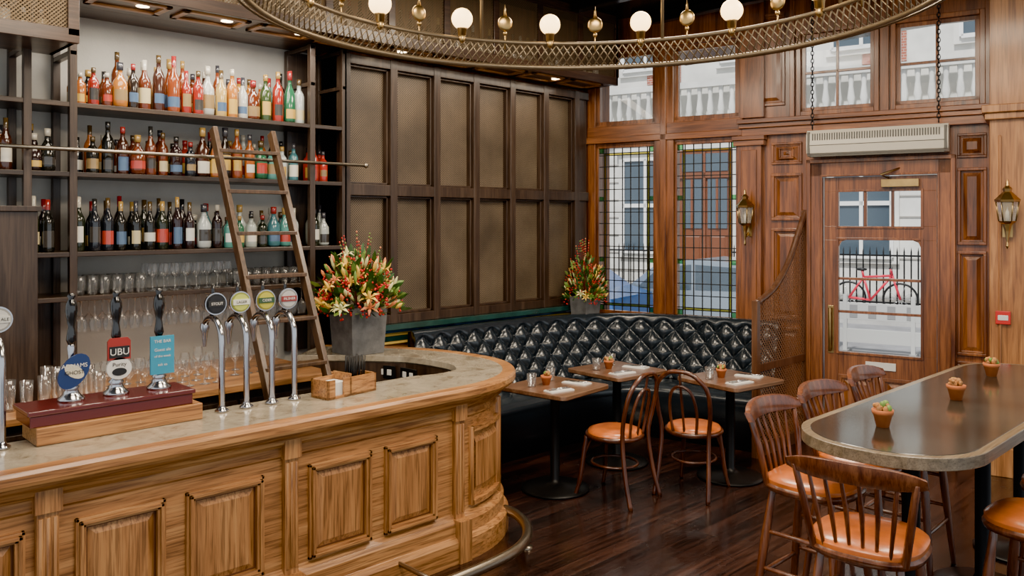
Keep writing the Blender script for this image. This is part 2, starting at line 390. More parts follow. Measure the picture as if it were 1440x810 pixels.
# ------------------------------------------------------------------ bottles
def bottle(mb,x,y,z,h,r,col,lab,cap,kind=0,n=12):
    l0=random.uniform(.08,.18); l1=l0+random.uniform(.16,.32)
    if kind==0: pr=[(.1*r,0),(r*.92,0),(r,.02*h),(r,l0*h),(r,l1*h),(r,.60*h),(r*.82,.68*h),(r*.40,.76*h),(r*.36,.86*h),(r*.42,.865*h),(r*.42,.995*h),(.05*r,h)]
    elif kind==1: pr=[(.1*r,0),(r*.92,0),(r,.02*h),(r,l0*h),(r,l1*h),(r,.56*h),(r*.85,.63*h),(r*.45,.72*h),(r*.38,.80*h),(r*.38,.81*h),(r*.40,.995*h),(.05*r,h)]
    else: pr=[(.1*r,0),(r*.85,0),(r*1.1,.04*h),(r*1.15,l0*h),(r*1.15,l1*h),(r*1.1,.55*h),(r*.6,.68*h),(r*.36,.76*h),(r*.36,.82*h),(r*.5,.83*h),(r*.5,.995*h),(.05*r,h)]
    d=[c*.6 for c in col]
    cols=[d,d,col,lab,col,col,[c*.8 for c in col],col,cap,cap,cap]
    ang=-pi/2+random.uniform(-.35,.1); hw=random.uniform(.9,1.35)
    def cf(j,a):
        if j==3:
            dd=abs((a-ang+pi)%(2*pi)-pi)
            return lab if dd<hw else col
        return cols[j]
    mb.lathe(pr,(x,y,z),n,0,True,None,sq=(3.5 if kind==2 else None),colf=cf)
AMB=[(.34,.09,.012),(.44,.16,.02),(.12,.026,.008),(.48,.24,.035),(.24,.05,.010),(.46,.46,.42),(.28,.02,.01),(.05,.015,.008),(.48,.33,.10),(.012,.012,.010),(.36,.11,.02),(.04,.07,.02),(.02,.012,.008)]
LAB=[(.75,.70,.58),(.60,.50,.28),(.78,.76,.70),(.05,.045,.04),(.45,.05,.03),(.60,.38,.08),(.72,.69,.60),(.08,.14,.25),(.30,.20,.08)]
CAP=[(.02,.02,.02),(.35,.22,.06),(.25,.02,.02),(.04,.04,.05),(.45,.42,.35),(.08,.05,.02)]
DRK=[(.010,.010,.008),(.015,.02,.010),(.02,.008,.008),(.012,.014,.02)]
GIN=[(.50,.56,.54),(.08,.28,.24),(.02,.13,.06),(.52,.57,.56),(.05,.17,.20),(.38,.42,.38),(.42,.46,.44)]
def shelfrow(name,z,xa,xb,pick,ys=(5.60,5.74)):
    mb=MB()
    for yy in ys:
        x=xa+random.random()*.02
        while x<xb:
            r=random.uniform(.033,.042); col,kind,h=pick((x-xa)/(xb-xa))
            if all(abs(x-p)>.05 for p in PX[1:4]):
                bottle(mb,x,yy+random.uniform(-.015,.015),z,h,r,col,random.choice(LAB),random.choice(CAP),kind)
            x+=r*2+random.uniform(.004,.018)
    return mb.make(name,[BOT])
shelfrow('liquor_bottles',2.68,1.62,3.19,lambda f:(random.choice(AMB) if f<.86 else random.choice(AMB+GIN*2),random.choice([0,0,0,1,2]),random.uniform(.29,.40) if f>.12 else random.uniform(.2,.25)))
shelfrow('liquor_bottles',2.25,1.365,3.44,lambda f:((random.choice(DRK+AMB[2:3]) if f<.16 else random.choice(AMB+AMB+DRK) if f<.66 else random.choice(GIN+GIN+AMB[:1]) if f<.88 else (.45,.03,.02)),random.choice([0,0,1,2]) if f<.88 else 0,random.uniform(.23,.36)))
shelfrow('wine_bottles',1.755,1.365,2.36,lambda f:(random.choice(DRK),1,random.uniform(.32,.36)))
shelfrow('liquor_bottles',1.755,2.40,3.44,lambda f:(random.choice(GIN+GIN+DRK),random.choice([0,2,2,1]),random.uniform(.22,.32)))
shelfrow('wine_bottles',2.25,.6,1.26,lambda f:(random.choice(DRK+AMB),1,random.uniform(.28,.33)))
mb=MB()
for x in [v*.095 for v in range(-4,15)]: bottle(mb,x,5.3,3.0,.30,.038,random.choice(DRK),random.choice(LAB[:3]),random.choice(CAP),1)
for i in range(50): bottle(mb,1.6+i*.096,5.32,3.335,.30 ,.036,random.choice(DRK),random.choice(LAB[:3]),random.choice(CAP),1)
mb.make('wine_bottles',[BOT])
def tumbler(mb,x,y,z,h=.10,r=.036): mb.lathe([(.002,0),(r*.82,0),(r,h),(r*.93,h),(r*.76,.008),(.002,.008)],(x,y,z),12)
def stem(mb,x,y,z,h=.2,r=.038,inv=False):
    pr=[(.002,0),(.032,.001),(.030,.004),(.006,.010),(.004,h*.45),(.012,h*.5),(r*.9,h*.62),(r,h*.75),(r*.78,h)]
    if inv: pr=[(a,-c) for a,c in pr]
    mb.lathe(pr,(x,y,z),12)
mb=MB()
for yy in (5.58,5.70):
    for i in range(22):
        x=1.62+i*.074
        if x<3.18:
            (stem if 5<i<14 else tumbler)(mb,x,yy,1.48,*( (.18,.034) if 5<i<14 else (.12,.032)))
mb.make('drinking_glasses',[GLASSG])
mb=MB()
for yy in (5.56,5.68):
    for i in range(20):
        x=1.62+i*.081
        if x<3.18: stem(mb,x,yy,1.449,.2,.036,True)
mb.make('hanging_wine_glasses',[GLASSG])
mb=MB()
for yy in (5.05,5.2,5.38):
    for i in range(22):
        x=1.02+i*.09
        if (1.33<x<2.3 or x<1.3 and yy<5.1) or (2.45<x<2.8 and yy>5.1): (tumbler if i<7 else stem)(mb,x+random.uniform(-.01,.01),yy,.92,random.uniform(.14,.20),.035)
mb.make('drinking_glasses',[GLASSG])
# rail and ladder
b=MB(); b.tube([(.4,5.40,2.38),(3.62,5.40,2.38)],.012,8)
for x in (1.31,1.56,3.22,3.5): b.tube([(x,5.50,2.38),(x,5.40,2.38)],.009,6)
b.sphere((3.63,5.40,2.38),.022)
b.make('ladder_rail',[STEELR])
b=MB(); top=Vector((0,5.37,2.57)); bot=Vector((0,4.19,0)); dr=(top-bot).normalized(); nn=Vector((0,dr.z,-dr.y))
for x in (2.386,2.81):
    vs=[]
    for e in (bot,top):
        for a,c in ((-1,-1),(1,-1),(1,1),(-1,1)): p=e+nn*c*.035; vs.append((x+a*.016,p.y,max(p.z,0)))
    b.add(vs,[(0,3,2,1),(4,5,6,7),(0,1,5,4),(1,2,6,5),(2,3,7,6),(3,0,4,7)])
for i in range(9):
    p=bot+(top-bot)*((i+.75)/9.3); b.box(2.386,2.81,p.y-.045,p.y+.045,p.z-.012,p.z+.012)
for x in (2.386,2.81): b.tube([(x,5.36,2.5),(x,5.40,2.44),(x,5.43,2.40),(x,5.41,2.36)],.008,6,1)
b.make('library_ladder',[LADW,BLK],.003)
# ------------------------------------------------------------------ bar
path=[(-.8,3.62),(.2,3.62),(1.2,3.62),(2.2,3.62),(3.05,3.62)]
E=(3.05,4.27,.70,.65)
for i in range(1,19):
    a=-pi/2+pi/2*i/18; path.append((E[0]+E[2]*math.cos(a),E[1]+E[3]*math.sin(a)))
tail=cr([(3.75,4.27,0),(3.735,4.50,0),(3.66,4.78,0),(3.47,5.12,0),(3.22,5.44,0)],5)[1:]
path+= [(p.x,p.y) for p in tail]
inner=[1]*4+[1]+[1-.35*min(1,i/9) for i in range(1,len(path)-4)]
for k in range(len(path)-12,len(path)): inner[k]=.65+.30*(k-(len(path)-12))/11
prof=[(.075,0),(.075,.12),(.06,.14),(.045,.145),(.045,.215),(.03,.235),(.012,.25),(0,.26),(0,.80),(.012,.81),(.012,.855),(.025,.865),(.04,.875),(.055,.90),(.075,.915),(.08,.93),(.115,.94),(.122,.955),(.122,.985),(.112,1.0),(.04,1.0),(.038,.998),(-.40,.998),(-.405,.96),(-.39,.95),(-.39,.0)]
mis=[0]*20+[0,1,1,1,2]
b=MB(); b.sweep(path,prof,mis=mis,sm=False,inner=inner)
y=3.62
def pilaster(mb,x0,x1):
    mb.box(x0,x1,y-.035,y+.01,.02,.865,3); mb.box(x0-.012,x1+.012,y-.09,y,.0,.24,3); mb.box(x0-.01,x1+.01,y-.05,y,.80,.90,3)
    k=3; w=(x1-x0)/k
    for i in range(k): mb.tube([(x0+w*(i+.5),y-.034,.27),(x0+w*(i+.5),y-.034,.78)],w*.38,8,3)
for a,c in ((.885,.965),(1.95,2.02),(3.02,3.085),(-.18,-.10)): pilaster(b,a,c)
def barpanel(x0,x1,z0,z1):
    for k,(pr,ins) in enumerate(((.020,0),(.036,.012),(.024,.024))):
        a,c,d,e=x0+ins,x1-ins,z0+ins,z1-ins; t=.014
        for q in ((a,c,d,d+t),(a,c,e-t,e)): b.box(q[0],q[1],y-pr,y+.002,q[2],q[3],0)
        for q in ((a,a+t,d,e),(c-t,c,d,e)): b.box(q[0],q[1],y-pr,y+.002,q[2],q[3],3)
    g=.038
    b.box(x0+g,x1-g,y-.003,y+.001,z0+g,z1-g,4)  # dark backing round the raised field, crevice shade put into the colour
    b.frust(x0+g+.010,x1-g-.010,z0+g+.010,z1-g-.010,y-.003,.028,.013,3)
for a,c in ((-.05,.36),(.42,.85),(1.03,1.39),(1.48,1.85),(2.09,2.46),(2.545,2.90)): barpanel(a,c,.27,.74)
def subpath(a0,a1,n=12): return [(E[0]+E[2]*math.cos(a0+(a1-a0)*i/n),E[1]+E[3]*math.sin(a0+(a1-a0)*i/n)) for i in range(n+1)]
for a0,a1 in ((-1.40,-.88),(-.74,-.20)):
    sp=subpath(a0,a1)
    for z0,z1 in ((.28,.31),(.71,.74)): b.sweep(sp,[(0,z0),(.028,z0),(.028,z1),(0,z1)],0,False)
    b.sweep(sp[1:-1],[(0,.35),(.014,.38),(.014,.64),(0,.67)],3,False)
    for i in (0,-1):
        p=sp[i]; q=norms(sp)[i]; b.tube([(p[0]+q[0]*.006,p[1]+q[1]*.006,.28),(p[0]+q[0]*.006,p[1]+q[1]*.006,.74)],.018,6,3)
pe=subpath(-.82,-.80,1)[0]; b.tube([(pe[0],pe[1],.1),(pe[0],pe[1],.84)],.03,8,3)
b.make('bar_counter',[OAKH,MARB,DARKW,OAKV,mat('painted_groove_shade',(.10,.036,.012),.5)],.002)  # last material is a darker brown painting shade into the panel grooves
b=MB(); b.box(-.6,3.02,4.02,4.17,.80,.83,0); b.box(-.6,3.0,4.03,4.14,0,.80,1)
b.make('bar_work_surface',[CHROME,BLK],.003)
b=MB()
for (px,py,rz) in ((3.485,4.55,4),(3.44,4.78,18),(3.34,4.98,30)):
    b.M=Matrix.Translation((px,py,0))@Matrix.Rotation(math.radians(rz),4,'Z')
    b.box(-.09,-.075,-.08,.08,.84,.93,0)
    for k in (-.035,.035): b.box(-.094,-.088,k-.018,k+.018,.865,.905,1)
b.M=None
b.make('socket_plates',[BLK,WHITE],.002)
rp=cr([(-.8,3.20,.12),(1,3.20,.12),(2.4,3.20,.12),(3.0,3.215,.12),(3.27,3.29,.12),(3.45,3.44,.12),(3.55,3.62,.12),(3.57,3.76,.12)],6)
b=MB(); b.tube(rp,.030,10)
for px in (.2,1.4,2.6): b.tube([(px,3.56,.12),(px,3.20,.12)],.013,6); b.tube([(px,3.20,.12),(px,3.20,0)],.012,6); b.lathe([(.001,.012),(.035,.012),(.035,0)],(px,3.20,0),12)
b.tube([(3.45,3.44,.12),(3.45,3.44,0)],.012,6); b.lathe([(.001,.012),(.035,.012),(.035,0)],(3.45,3.44,0),12)
b.make('foot_rail',[STEELR])

# beer pumps
b=MB(); b.box(.95,1.66,3.85,4.08,.999,1.075,0); b.box(.93,1.62,3.87,4.10,1.075,1.125,1); b.box(.92,1.63,3.86,4.11,1.125,1.145,1)
b.make('beer_engine_plinth',[OAKH,MAROON],.004)
def pump(x,kind):
    mb=MB(); c=(x,4.0,1.145)
    mb.lathe([(.001,0),(.055,0),(.055,.012),(.035,.03),(.028,.05),(.034,.06),(.02,.075),(.016,.11),(.001,.11)],c,16,0)
    mb.lathe([(.012,.10),(.014,.20),(.018,.24),(.014,.25)],c,12,0)
    mb.lathe([(.014,.25),(.022,.27),(.017,.31),(.014,.33),(.02,.36),(.026,.40),(.024,.43),(.014,.45),(.012,.455),(.018,.465),(.012,.478),(.001,.48)],c,16,1)
    yq=3.962
    if kind==0:
        mb.M=Matrix.Translation((x,yq,1.28))@Matrix.Rotation(math.radians(35),4,'Y')
        mb.prismy([(.055*math.cos(a),.085*math.sin(a)) for a in [2*pi*i/20 for i in range(20)]],-.006,.006,2)
        mb.prismy([(.045*math.cos(a),.026*math.sin(a)) for a in [2*pi*i/16 for i in range(16)]],-.009,-.005,3); mb.M=None
        mats=[CHROME,BLKGL,mat('clip_navy',(.01,.03,.13),.3),mat('clip_cream',(.65,.60,.45),.4)]
    elif kind==1:
        mb.M=Matrix.Translation((x,yq,1.31))
        mb.prismy([(-.05,.0),(.05,.0),(.05,.085),(.038,.10),(-.038,.10),(-.05,.085)],-.006,.006,2)
        mb.prismy([(-.044,.010),(.044,.010),(.044,.062),(-.044,.062)],-.009,-.005,4)
        mb.prismy([(.055*math.cos(a),-.04+.05*math.sin(a)) for a in [2*pi*i/20 for i in range(20)]],-.006,.006,3); mb.M=None
        mb.prismy([(x+.032*math.cos(a),1.255+.018*math.sin(a)) for a in [2*pi*i/20 for i in range(20)]],yq-.009,yq-.005,4)
        mats=[CHROME,BLKGL,mat('clip_red',(.30,.02,.015),.4),WHITE,mat('clip_black',(.01,.01,.01),.4)]
    else:
        mb.box(x-.055,x+.055,yq-.006,yq+.006,1.22,1.40,2)
        mats=[CHROME,BLKGL,BLUEC,WHITE]
    o=mb.make('beer_pump_handle',mats)
    if kind==0: text('ADNAMS',(x,yq-.011,1.305),.026,WHITE,o); text('GHOST',(x,yq-.011,1.275),.024,INK,o)
    if kind==1: text('UBU',(x,yq-.011,1.346),.044,WHITE,o); text('Purity',(x,yq-.008,1.288),.026,INK,o)
    if kind==2:
        text('THE BAR',(x,yq-.008,1.375),.020,WHITE,o); text('Guest ale',(x,yq-.008,1.335),.020,WHITE,o); text('of the week',(x,yq-.008,1.305),.016,WHITE,o); text('ask us',(x,yq-.008,1.265),.018,WHITE,o)
pump(1.125,0);pump(1.315,1);pump(1.51,2)
def tap(x,c1,c2,s=''):
    mb=MB(); y0=3.93
    mb.lathe([(.001,0),(.034,0),(.034,.008),(.020,.018),(.016,.03)],(x,y0,1.0),16,0)
    pts=cr([(x,y0,1.0),(x,y0,1.2),(x,y0,1.34),(x,y0+.015,1.40),(x,y0+.06,1.445),(x,y0+.12,1.455),(x,y0+.17,1.44),(x,y0+.20,1.41)],5)
    mb.tube(pts,.0155,12,0)
    mb.lathe([(.020,0),(.024,-.02),(.016,-.05),(.012,-.09),(.008,-.12)],(x,y0+.20,1.42),12,0)
    mb.tube([(x,y0+.12,1.45),(x,y0+.11,1.50),(x,y0+.10,1.59),(x,y0+.098,1.63)],[.012,.009,.010,.007],8,1)
    n=24
    mb.prismy([(x+.056*math.cos(2*pi*i/n),1.53+.056*math.sin(2*pi*i/n)) for i in range(n)],y0+.065,y0+.08,0)
    mb.prismy([(x+.050*math.cos(2*pi*i/n),1.53+.050*math.sin(2*pi*i/n)) for i in range(n)],y0+.060,y0+.066,2)
    mb.prismy([(x+.042*math.cos(2*pi*i/n),1.53+.042*math.sin(2*pi*i/n)) for i in range(n)],y0+.058,y0+.061,4)
    mb.box(x-.044,x+.044,y0+.052,y0+.059,1.517,1.545,3)
    o=mb.make('beer_tap',[CHROME,BLKGL,mat('badge_rim',[c*.5 for c in c1],.4),mat('badge_band',c2,.4),mat('badge',c1,.4)])
    if s: text(s,(x,y0+.050,1.531),.019,INK if sum(c2)>.9 else WHITE,o)
tap(1.79,(.012,.012,.014),(.02,.02,.02),'STOUT'); tap(1.92,(.50,.55,.10),(.7,.7,.6),'LAGER'); tap(2.06,(.50,.46,.05),(.03,.08,.03),'CIDER'); tap(2.19,(.50,.49,.47),(.25,.03,.03),'PILSNER'); tap(.84,(.55,.54,.50),(.6,.6,.55),'PALE ALE')
b=MB(); M=Matrix.Translation((2.46,3.87,.999))@Matrix.Rotation(math.radians(8),4,'Z'); b.M=M
b.box(-.17,.17,-.07,.07,0,.012,0); b.box(-.17,.17,.058,.07,0,.10,0); b.box(-.17,-.158,-.07,.07,0,.10,0); b.box(.158,.17,-.07,.07,0,.10,0); b.box(-.02,-.008,-.07,.07,0,.12,0)
b.box(-.17,-.12,-.07,-.058,0,.10,0); b.box(-.06,.17,-.07,-.058,0,.10,0)
b.box(-.15,-.03,-.05,.05,.012,.08,1)
for i in range(40): 
    xx=.02+random.random()*.11; yy=random.uniform(-.04,.04); b.tube([(xx,yy,.015),(xx+random.uniform(-.012,.012),yy+random.uniform(-.01,.01),.20)],.003,5,2)
b.make('napkin_caddy',[OAKH,PAPER,BLK])
# ------------------------------------------------------------------ bouquets
def bouquet(name,c,z,R,H,pw,ph,nl=150,seed=1):
    random.seed(seed); mb=MB()
    a=pw/2; q=a*.88; vs=[(c[0]+i*q,c[1]+j*q,z) for i,j in ((-1,-1),(1,-1),(1,1),(-1,1))]+[(c[0]+i*a,c[1]+j*a,z+ph) for i,j in ((-1,-1),(1,-1),(1,1),(-1,1))]
    vs+=[(c[0]+i*a*.88,c[1]+j*a*.88,z+ph) for i,j in ((-1,-1),(1,-1),(1,1),(-1,1))]+[(c[0]+i*a*.86,c[1]+j*a*.86,z+ph-.03) for i,j in ((-1,-1),(1,-1),(1,1),(-1,1))]
    mb.add(vs,[(0,3,2,1),(0,1,5,4),(1,2,6,5),(2,3,7,6),(3,0,4,7),(4,5,9,8),(5,6,10,9),(6,7,11,10),(7,4,8,11),(8,9,13,12),(9,10,14,13),(10,11,15,14),(11,8,12,15),(12,13,14,15)],0)
    base=Vector((c[0],c[1],z+ph)); f=R/.25
    def dirv():
        while True:
            v=Vector((random.uniform(-1,1),random.uniform(-1,1),random.uniform(-.15,1)))
            if .3<v.length<1: return v.normalized()
    for i in range(int(nl*1.7)):
        d=dirv(); rad=random.uniform(.35,1.05); p=base+Vector((d.x*R*rad,d.y*R*rad,max(-.02,d.z*H*rad)))
        t=(d+Vector((random.uniform(-.5,.5),random.uniform(-.5,.5),random.uniform(-.2,.8)))).normalized(); s=t.cross(Vector((random.random(),random.random(),random.random()))).normalized()
        l=random.uniform(.05,.11)*f; w=l*.17; up=t.cross(s)
        vs=[p,p+t*l*.35+s*w+up*.004,p+t*l*.75+s*w*.7,p+t*l,p+t*l*.75-s*w*.7,p+t*l*.35-s*w+up*.004]
        mb.add(vs,[(0,1,2,3,4,5)],random.choice([1,1,2]),False)
    for i in range(int(nl*.6)):
        d=dirv(); k=random.uniform(.75,1.08); p=base+Vector((d.x*R*k,d.y*R*k,max(0,d.z)*H*k)); mi=random.choice([3,3,4,5,2])
        t=(d*.7+Vector((random.uniform(-.3,.3),random.uniform(-.3,.3),.7))).normalized(); q=p-t*.01
        l=random.uniform(.05,.095)*f
        mb.tube([q,q+t*l*.35,q+t*l*.7,q+t*l],[.005,.011*f,.011*f,.002],6,mi)
        if random.random()<.25:
            for k in range(6):
                a=2*pi*k/6; s=t.orthogonal().normalized(); w=t.cross(s); o=(s*math.cos(a)+w*math.sin(a)); side=t.cross(o)
                L=l*.75; pp=p+t*l*.2
                mb.add([pp,pp+o*L*.5+t*L*.3+side*L*.15,pp+o*L+t*L*.1,pp+o*L*.5+t*L*.3-side*L*.15],[(0,1,2,3)],mi)
    for i in range(int(nl*.6)):
        d=dirv(); k=random.uniform(.8,1.08); p=base+Vector((d.x*R*k,d.y*R*k,max(-.05,d.z*H*k*.9)))
        for k in range(4): mb.sphere(p+Vector((random.uniform(-.02,.02),random.uniform(-.02,.02),random.uniform(-.03,.03))),.0085*f,6,4,6)
    for i in range(34):
        d=dirv(); d.z=abs(d.z)+.3; d.normalize(); e=base+Vector((d.x*R*.95,d.y*R*.95,d.z*H*1.5))
        mb.tube(cr([base,base+(e-base)*.5+Vector((0,0,.03)),e],4),.0025,4,7)
        for k in range(5): mb.sphere(e-(e-base).normalized()*.025*k,.007,5,3,random.choice([6,4,2]))
    mb.make(name,[CONC,LEAF,LEAF2,FYEL,FORA,FPAL,FRED,TWIG])
bouquet('flower_planter',(3.30,5.01),1.0,.28,.37,.30,.33,240,3)
bouquet('flower_planter',(6.13,5.30),1.0,.20,.38,.22,.20,150,5)

# ------------------------------------------------------------------ banquette
A=Vector((5.15,5.2)); B=Vector((6.38,5.2)); Sdir=Vector((.2366,-.9716)); Nout=Vector((.9716,.2366)); P0=Vector((6.5,5.55))
C=P0+Sdir*1.30-Nout*.30; Dd=P0+Sdir*1.96-Nout*.30
raw=[Vector((4.06,5.2)),A]
for i in range(1,41):
    t=i/40; raw.append(A*(1-t)**2+B*2*t*(1-t)+C*t*t)
raw.append(Dd)
L=[0]
for i in range(1,len(raw)): L.append(L[-1]+(raw[i]-raw[i-1]).length)
def at(s):
    for i in range(1,len(raw)):
        if s<=L[i]+1e-9: return raw[i-1].lerp(raw[i],(s-L[i-1])/(L[i]-L[i-1]))
    return raw[-1]
TOT=L[-1]; NS=520; bp=[at(TOT*i/NS) for i in range(NS+1)]; bn=norms([(p.x,p.y) for p in bp])
mb=MB(); NH=56; Wd,Hd=.095,.105
vs=[]
for i in range(NS+1):
    s=TOT*i/NS
    for j in range(NH+1):
        h=j/NH*.55; z=.46+h; base=-.16*(h/.55)
        a=(s/Wd+(h-.02)/Hd)*.5; c=(s/Wd-(h-.02)/Hd)*.5
        f=(abs(math.sin(pi*a))*abs(math.sin(pi*c)))**.5
        edge=max(0,min(1,(.55-h)/.05))
        if h>.50: f=f*edge+(1-edge)*.85
        off=base+.055*f-.03
        vs.append((bp[i].x+bn[i][0]*off,bp[i].y+bn[i][1]*off,z))
    off0=-.16-.03+.055*.85
    for (o,dz) in ((off0-.015,.022),(off0-.05,.034),(off0-.09,.02),(off0-.10,-.03),(off0-.10,-.45)):
        o=max(o,-.235)
        vs.append((bp[i].x+bn[i][0]*o,bp[i].y+bn[i][1]*o,1.01+dz))
P=NH+1+5; fs=[]
for i in range(NS):
    for j in range(P-1): fs.append((i*P+j,(i+1)*P+j,(i+1)*P+j+1,i*P+j+1))
fs.append(tuple(range(P-1,-1,-1))); fs.append(tuple(NS*P+k for k in range(P)))
mb.add(vs,fs,0,True)
for a in range(0,80):
    for c in range(-60,80):
        s=(a+c)*Wd; h=(a-c)*Hd+.02
        if 0.03<s<TOT-.03 and .03<h<.5:
            k=min(NS,int(s/TOT*NS)); off=-.16*h/.55-.03+.006; mb.sphere((bp[k].x+bn[k][0]*off,bp[k].y+bn[k][1]*off,.46+h),.011,8,5,0)
pp=[(p.x,p.y) for p in bp[::8]]
mb.sweep(pp,[(-.06,.44),(.06,.465),(.30,.475),(.42,.47),(.475,.45),(.49,.42),(.48,.39),(.475,.37),(.475,.14),(.43,.12),(.43,0),(-.10,0)],0,True,caps=True)
mb.make('banquette_seat',[LEATH])
po=[(bp[i].x+bn[i][0]*-.245,bp[i].y+bn[i][1]*-.245) for i in range(140,NS-20,10)]
pe=P0+Sdir*1.85-Nout*.01; pc=P0-Nout*.01-Sdir*.02
mb=MB(); mb.prism(po+[(pe.x,pe.y),(pc.x,5.53),(po[0][0],5.53)],.95,1.0,0); mb.make('window_ledge',[DARKH])

# ------------------------------------------------------------------ window / door wall  (local: x along wall, y outward, z up)
WM=Matrix(((Sdir.x,Nout.x,0,P0.x),(Sdir.y,Nout.y,0,P0.y),(0,0,1,0),(0,0,0,1)))
W1=(.07,.72,1.0,2.72);W2=(.92,1.55,1.0,2.72);U1=(.07,.72,2.93,3.64);U2=(.92,1.55,2.93,3.64)
U3=(2.12,2.73,2.93,3.62);U4=(2.90,3.52,2.93,3.62);DR=(2.31,3.22,0,2.34)
b=MB(); wallholes(b,-.12,4.6,0,CEIL,[W1,W2,U1,U2,U3,U4,DR],0,.14,0)
b.make('wall_right',[MAHV],0,WM)
b=MB()
b.box(-.02,.07,-.03,.02,.95,3.7,0); b.box(.72,.92,-.035,.02,.95,3.7,0); b.box(.79,.85,-.06,.0,.95,3.7,0)
b.box(-.02,1.6,-.06,.02,2.74,2.80,1); b.box(-.02,1.6,-.04,.02,2.80,2.91,1); b.box(-.02,1.6,-.07,.02,.95,.99,1)
b.box(-.02,1.62,-.05,.02,3.66,3.72,1)
for (x0,x1,z0,z1) in (W1,W2):
    for q in ((x0,x0+.025,z0,z1),(x1-.025,x1,z0,z1),(x0,x1,z0,z0+.03),(x0,x1,z1-.03,z1)): b.box(q[0],q[1],.0,.06,q[2],q[3],0)
b.box(1.56,1.78,-.07,.0,0,2.74,0); b.box(1.60,1.74,-.085,-.07,.5,2.6,0)
b.box(1.53,1.81,-.10,0,2.64,2.69,1); b.box(1.52,1.82,-.12,0,2.69,2.73,1)
b.box(1.58,1.80,-.05,0,2.9,4.0,0); b.rpanel(1.62,1.98,3.0,3.85,0,0,0)
b.box(1.60,3.6,-.07,0,2.73,2.80,1); b.box(1.58,3.6,-.10,0,2.80,2.84,1); b.box(1.57,3.6,-.13,0,2.84,2.88,1)
for (x0,x1,z0,z1) in (U3,U4):
    for q in ((x0-.04,x0,z0-.04,z1+.04),(x1,x1+.04,z0-.04,z1+.04),(x0,x1,z0-.04,z0),(x0,x1,z1,z1+.04)): b.box(q[0],q[1],-.03,.0,q[2],q[3],0)
b.box(2.78,2.85,-.05,0,2.88,4.0,0); b.box(2.03,2.07,-.05,0,2.88,4.0,0); b.box(3.56,3.60,-.05,0,2.88,4.0,0)
b.rpanel(1.86,2.13,2.46,2.66,0,0,0,.02); b.rpanel(1.93,2.06,2.51,2.61,-.012,0,0,.012,.02)
b.rpanel(1.86,2.13,1.95,2.38,0,0,0,.028,.032); b.rpanel(1.86,2.13,1.05,1.88,0,0,0,.028,.032); b.rpanel(1.86,2.13,.2,.98,0,0,0,.028,.032)
b.rpanel(3.36,3.57,2.46,2.66,0,0,0,.02); b.rpanel(3.36,3.57,1.75,2.38,0,0,0,.024,.032); b.rpanel(3.36,3.57,.85,1.70,0,0,0,.024,.032); b.rpanel(3.36,3.57,.2,.80,0,0,0,.024,.032)
for q in ((2.20,2.31,0,2.46),(3.22,3.33,0,2.46),(2.20,3.33,2.34,2.46)): b.box(q[0],q[1],-.05,0,q[2],q[3],0)
for q in ((2.18,2.215,0,2.49),(3.315,3.35,0,2.49),(2.18,3.35,2.455,2.49)): b.box(q[0],q[1],-.075,0,q[2],q[3],0)
for q in ((2.295,2.312,0,2.35),(3.218,3.235,0,2.35),(2.295,3.235,2.335,2.352)): b.box(q[0],q[1],-.06,.06,q[2],q[3],0)
b.box(1.8,2.18,-.04,0,0,.14,1); b.box(3.35,3.6,-.04,0,0,.14,1)
b.make('trim_2',[MAHV,MAHH],.004,WM)
b=MB(); b.box(3.60,4.5,-.36,0,0,CEIL,0); b.box(3.57,4.5,-.41,0,2.72,2.77,0); b.box(3.55,4.5,-.44,0,2.77,2.83,0); b.box(3.58,4.5,-.39,0,0,.22,0); b.box(3.58,4.5,-.385,0,.22,.25,0)
b.box(3.66,3.68,-.375,-.36,.4,2.6,0)
b.make('trim_3',[COLW],.006,WM)
def leaded(nm,W):
    mb=MB(); x0,x1,z0,z1=W; x0+=.025;x1-=.025;z0+=.03;z1-=.03; yy=.03
    w=x1-x0; h=z1-z0; bw=.05; sw=.022
    mb.box(x0,x1,yy-.002,yy+.002,z0,z1,0)
    ins=[bw+sw+(w-2*(bw+sw))*k/5 for k in range(1,5)]
    xs=[bw,bw+sw]+ins+[w-bw-sw,w-bw]
    zs=[bw,bw+sw]+[bw+sw+(h-2*(bw+sw))*k/13 for k in range(1,13)]+[h-bw-sw,h-bw]
    for x in xs: mb.box(x0+x-.0042,x0+x+.0042,yy-.006,yy+.006,z0,z1,1)
    for z in zs: mb.box(x0,x1,yy-.006,yy+.006,z0+z-.0042,z0+z+.0042,1)
    for a in (bw,w-bw-sw): mb.box(x0+a,x0+a+sw,yy-.004,yy+.004,z0+bw,z1-bw,3)
    for a in (bw,h-bw-sw): mb.box(x0+bw,x1-bw,yy-.004,yy+.004,z0+a,z0+a+sw,3)
    for k in (0,4,9,13):
        a=k*(h-bw)/13
        for u in (0,w-bw): mb.box(x0+u,x0+u+bw,yy-.004,yy+.004,z0+a,z0+a+bw,2)
    mb.make(nm,[GLASSW,LEAD,STG,STY],0,WM)
leaded('window_1',W1); leaded('window_2',W2)
def sash(nm,W,nx,nz,t=.035,m=MAHV):
    mb=MB(); x0,x1,z0,z1=W
    for q in ((x0,x0+t,z0,z1),(x1-t,x1,z0,z1),(x0,x1,z0,z0+t),(x0,x1,z1-t,z1)): mb.box(q[0],q[1],.01,.06,q[2],q[3],0)
    for i in range(1,nx): x=x0+(x1-x0)*i/nx; mb.box(x-.011,x+.011,.015,.05,z0,z1,0)
    for k in range(1,nz): z=z0+(z1-z0)*k/nz; mb.box(x0,x1,.015,.05,z-.011,z+.011,0)
    mb.box(x0,x1,.03,.034,z0,z1,1)
    mb.make(nm,[m,GLASSW],.002,WM)
sash('window_3',U1,1,1); sash('window_4',U2,1,1); sash('window_5',U3,2,2); sash('window_6',U4,2,2)
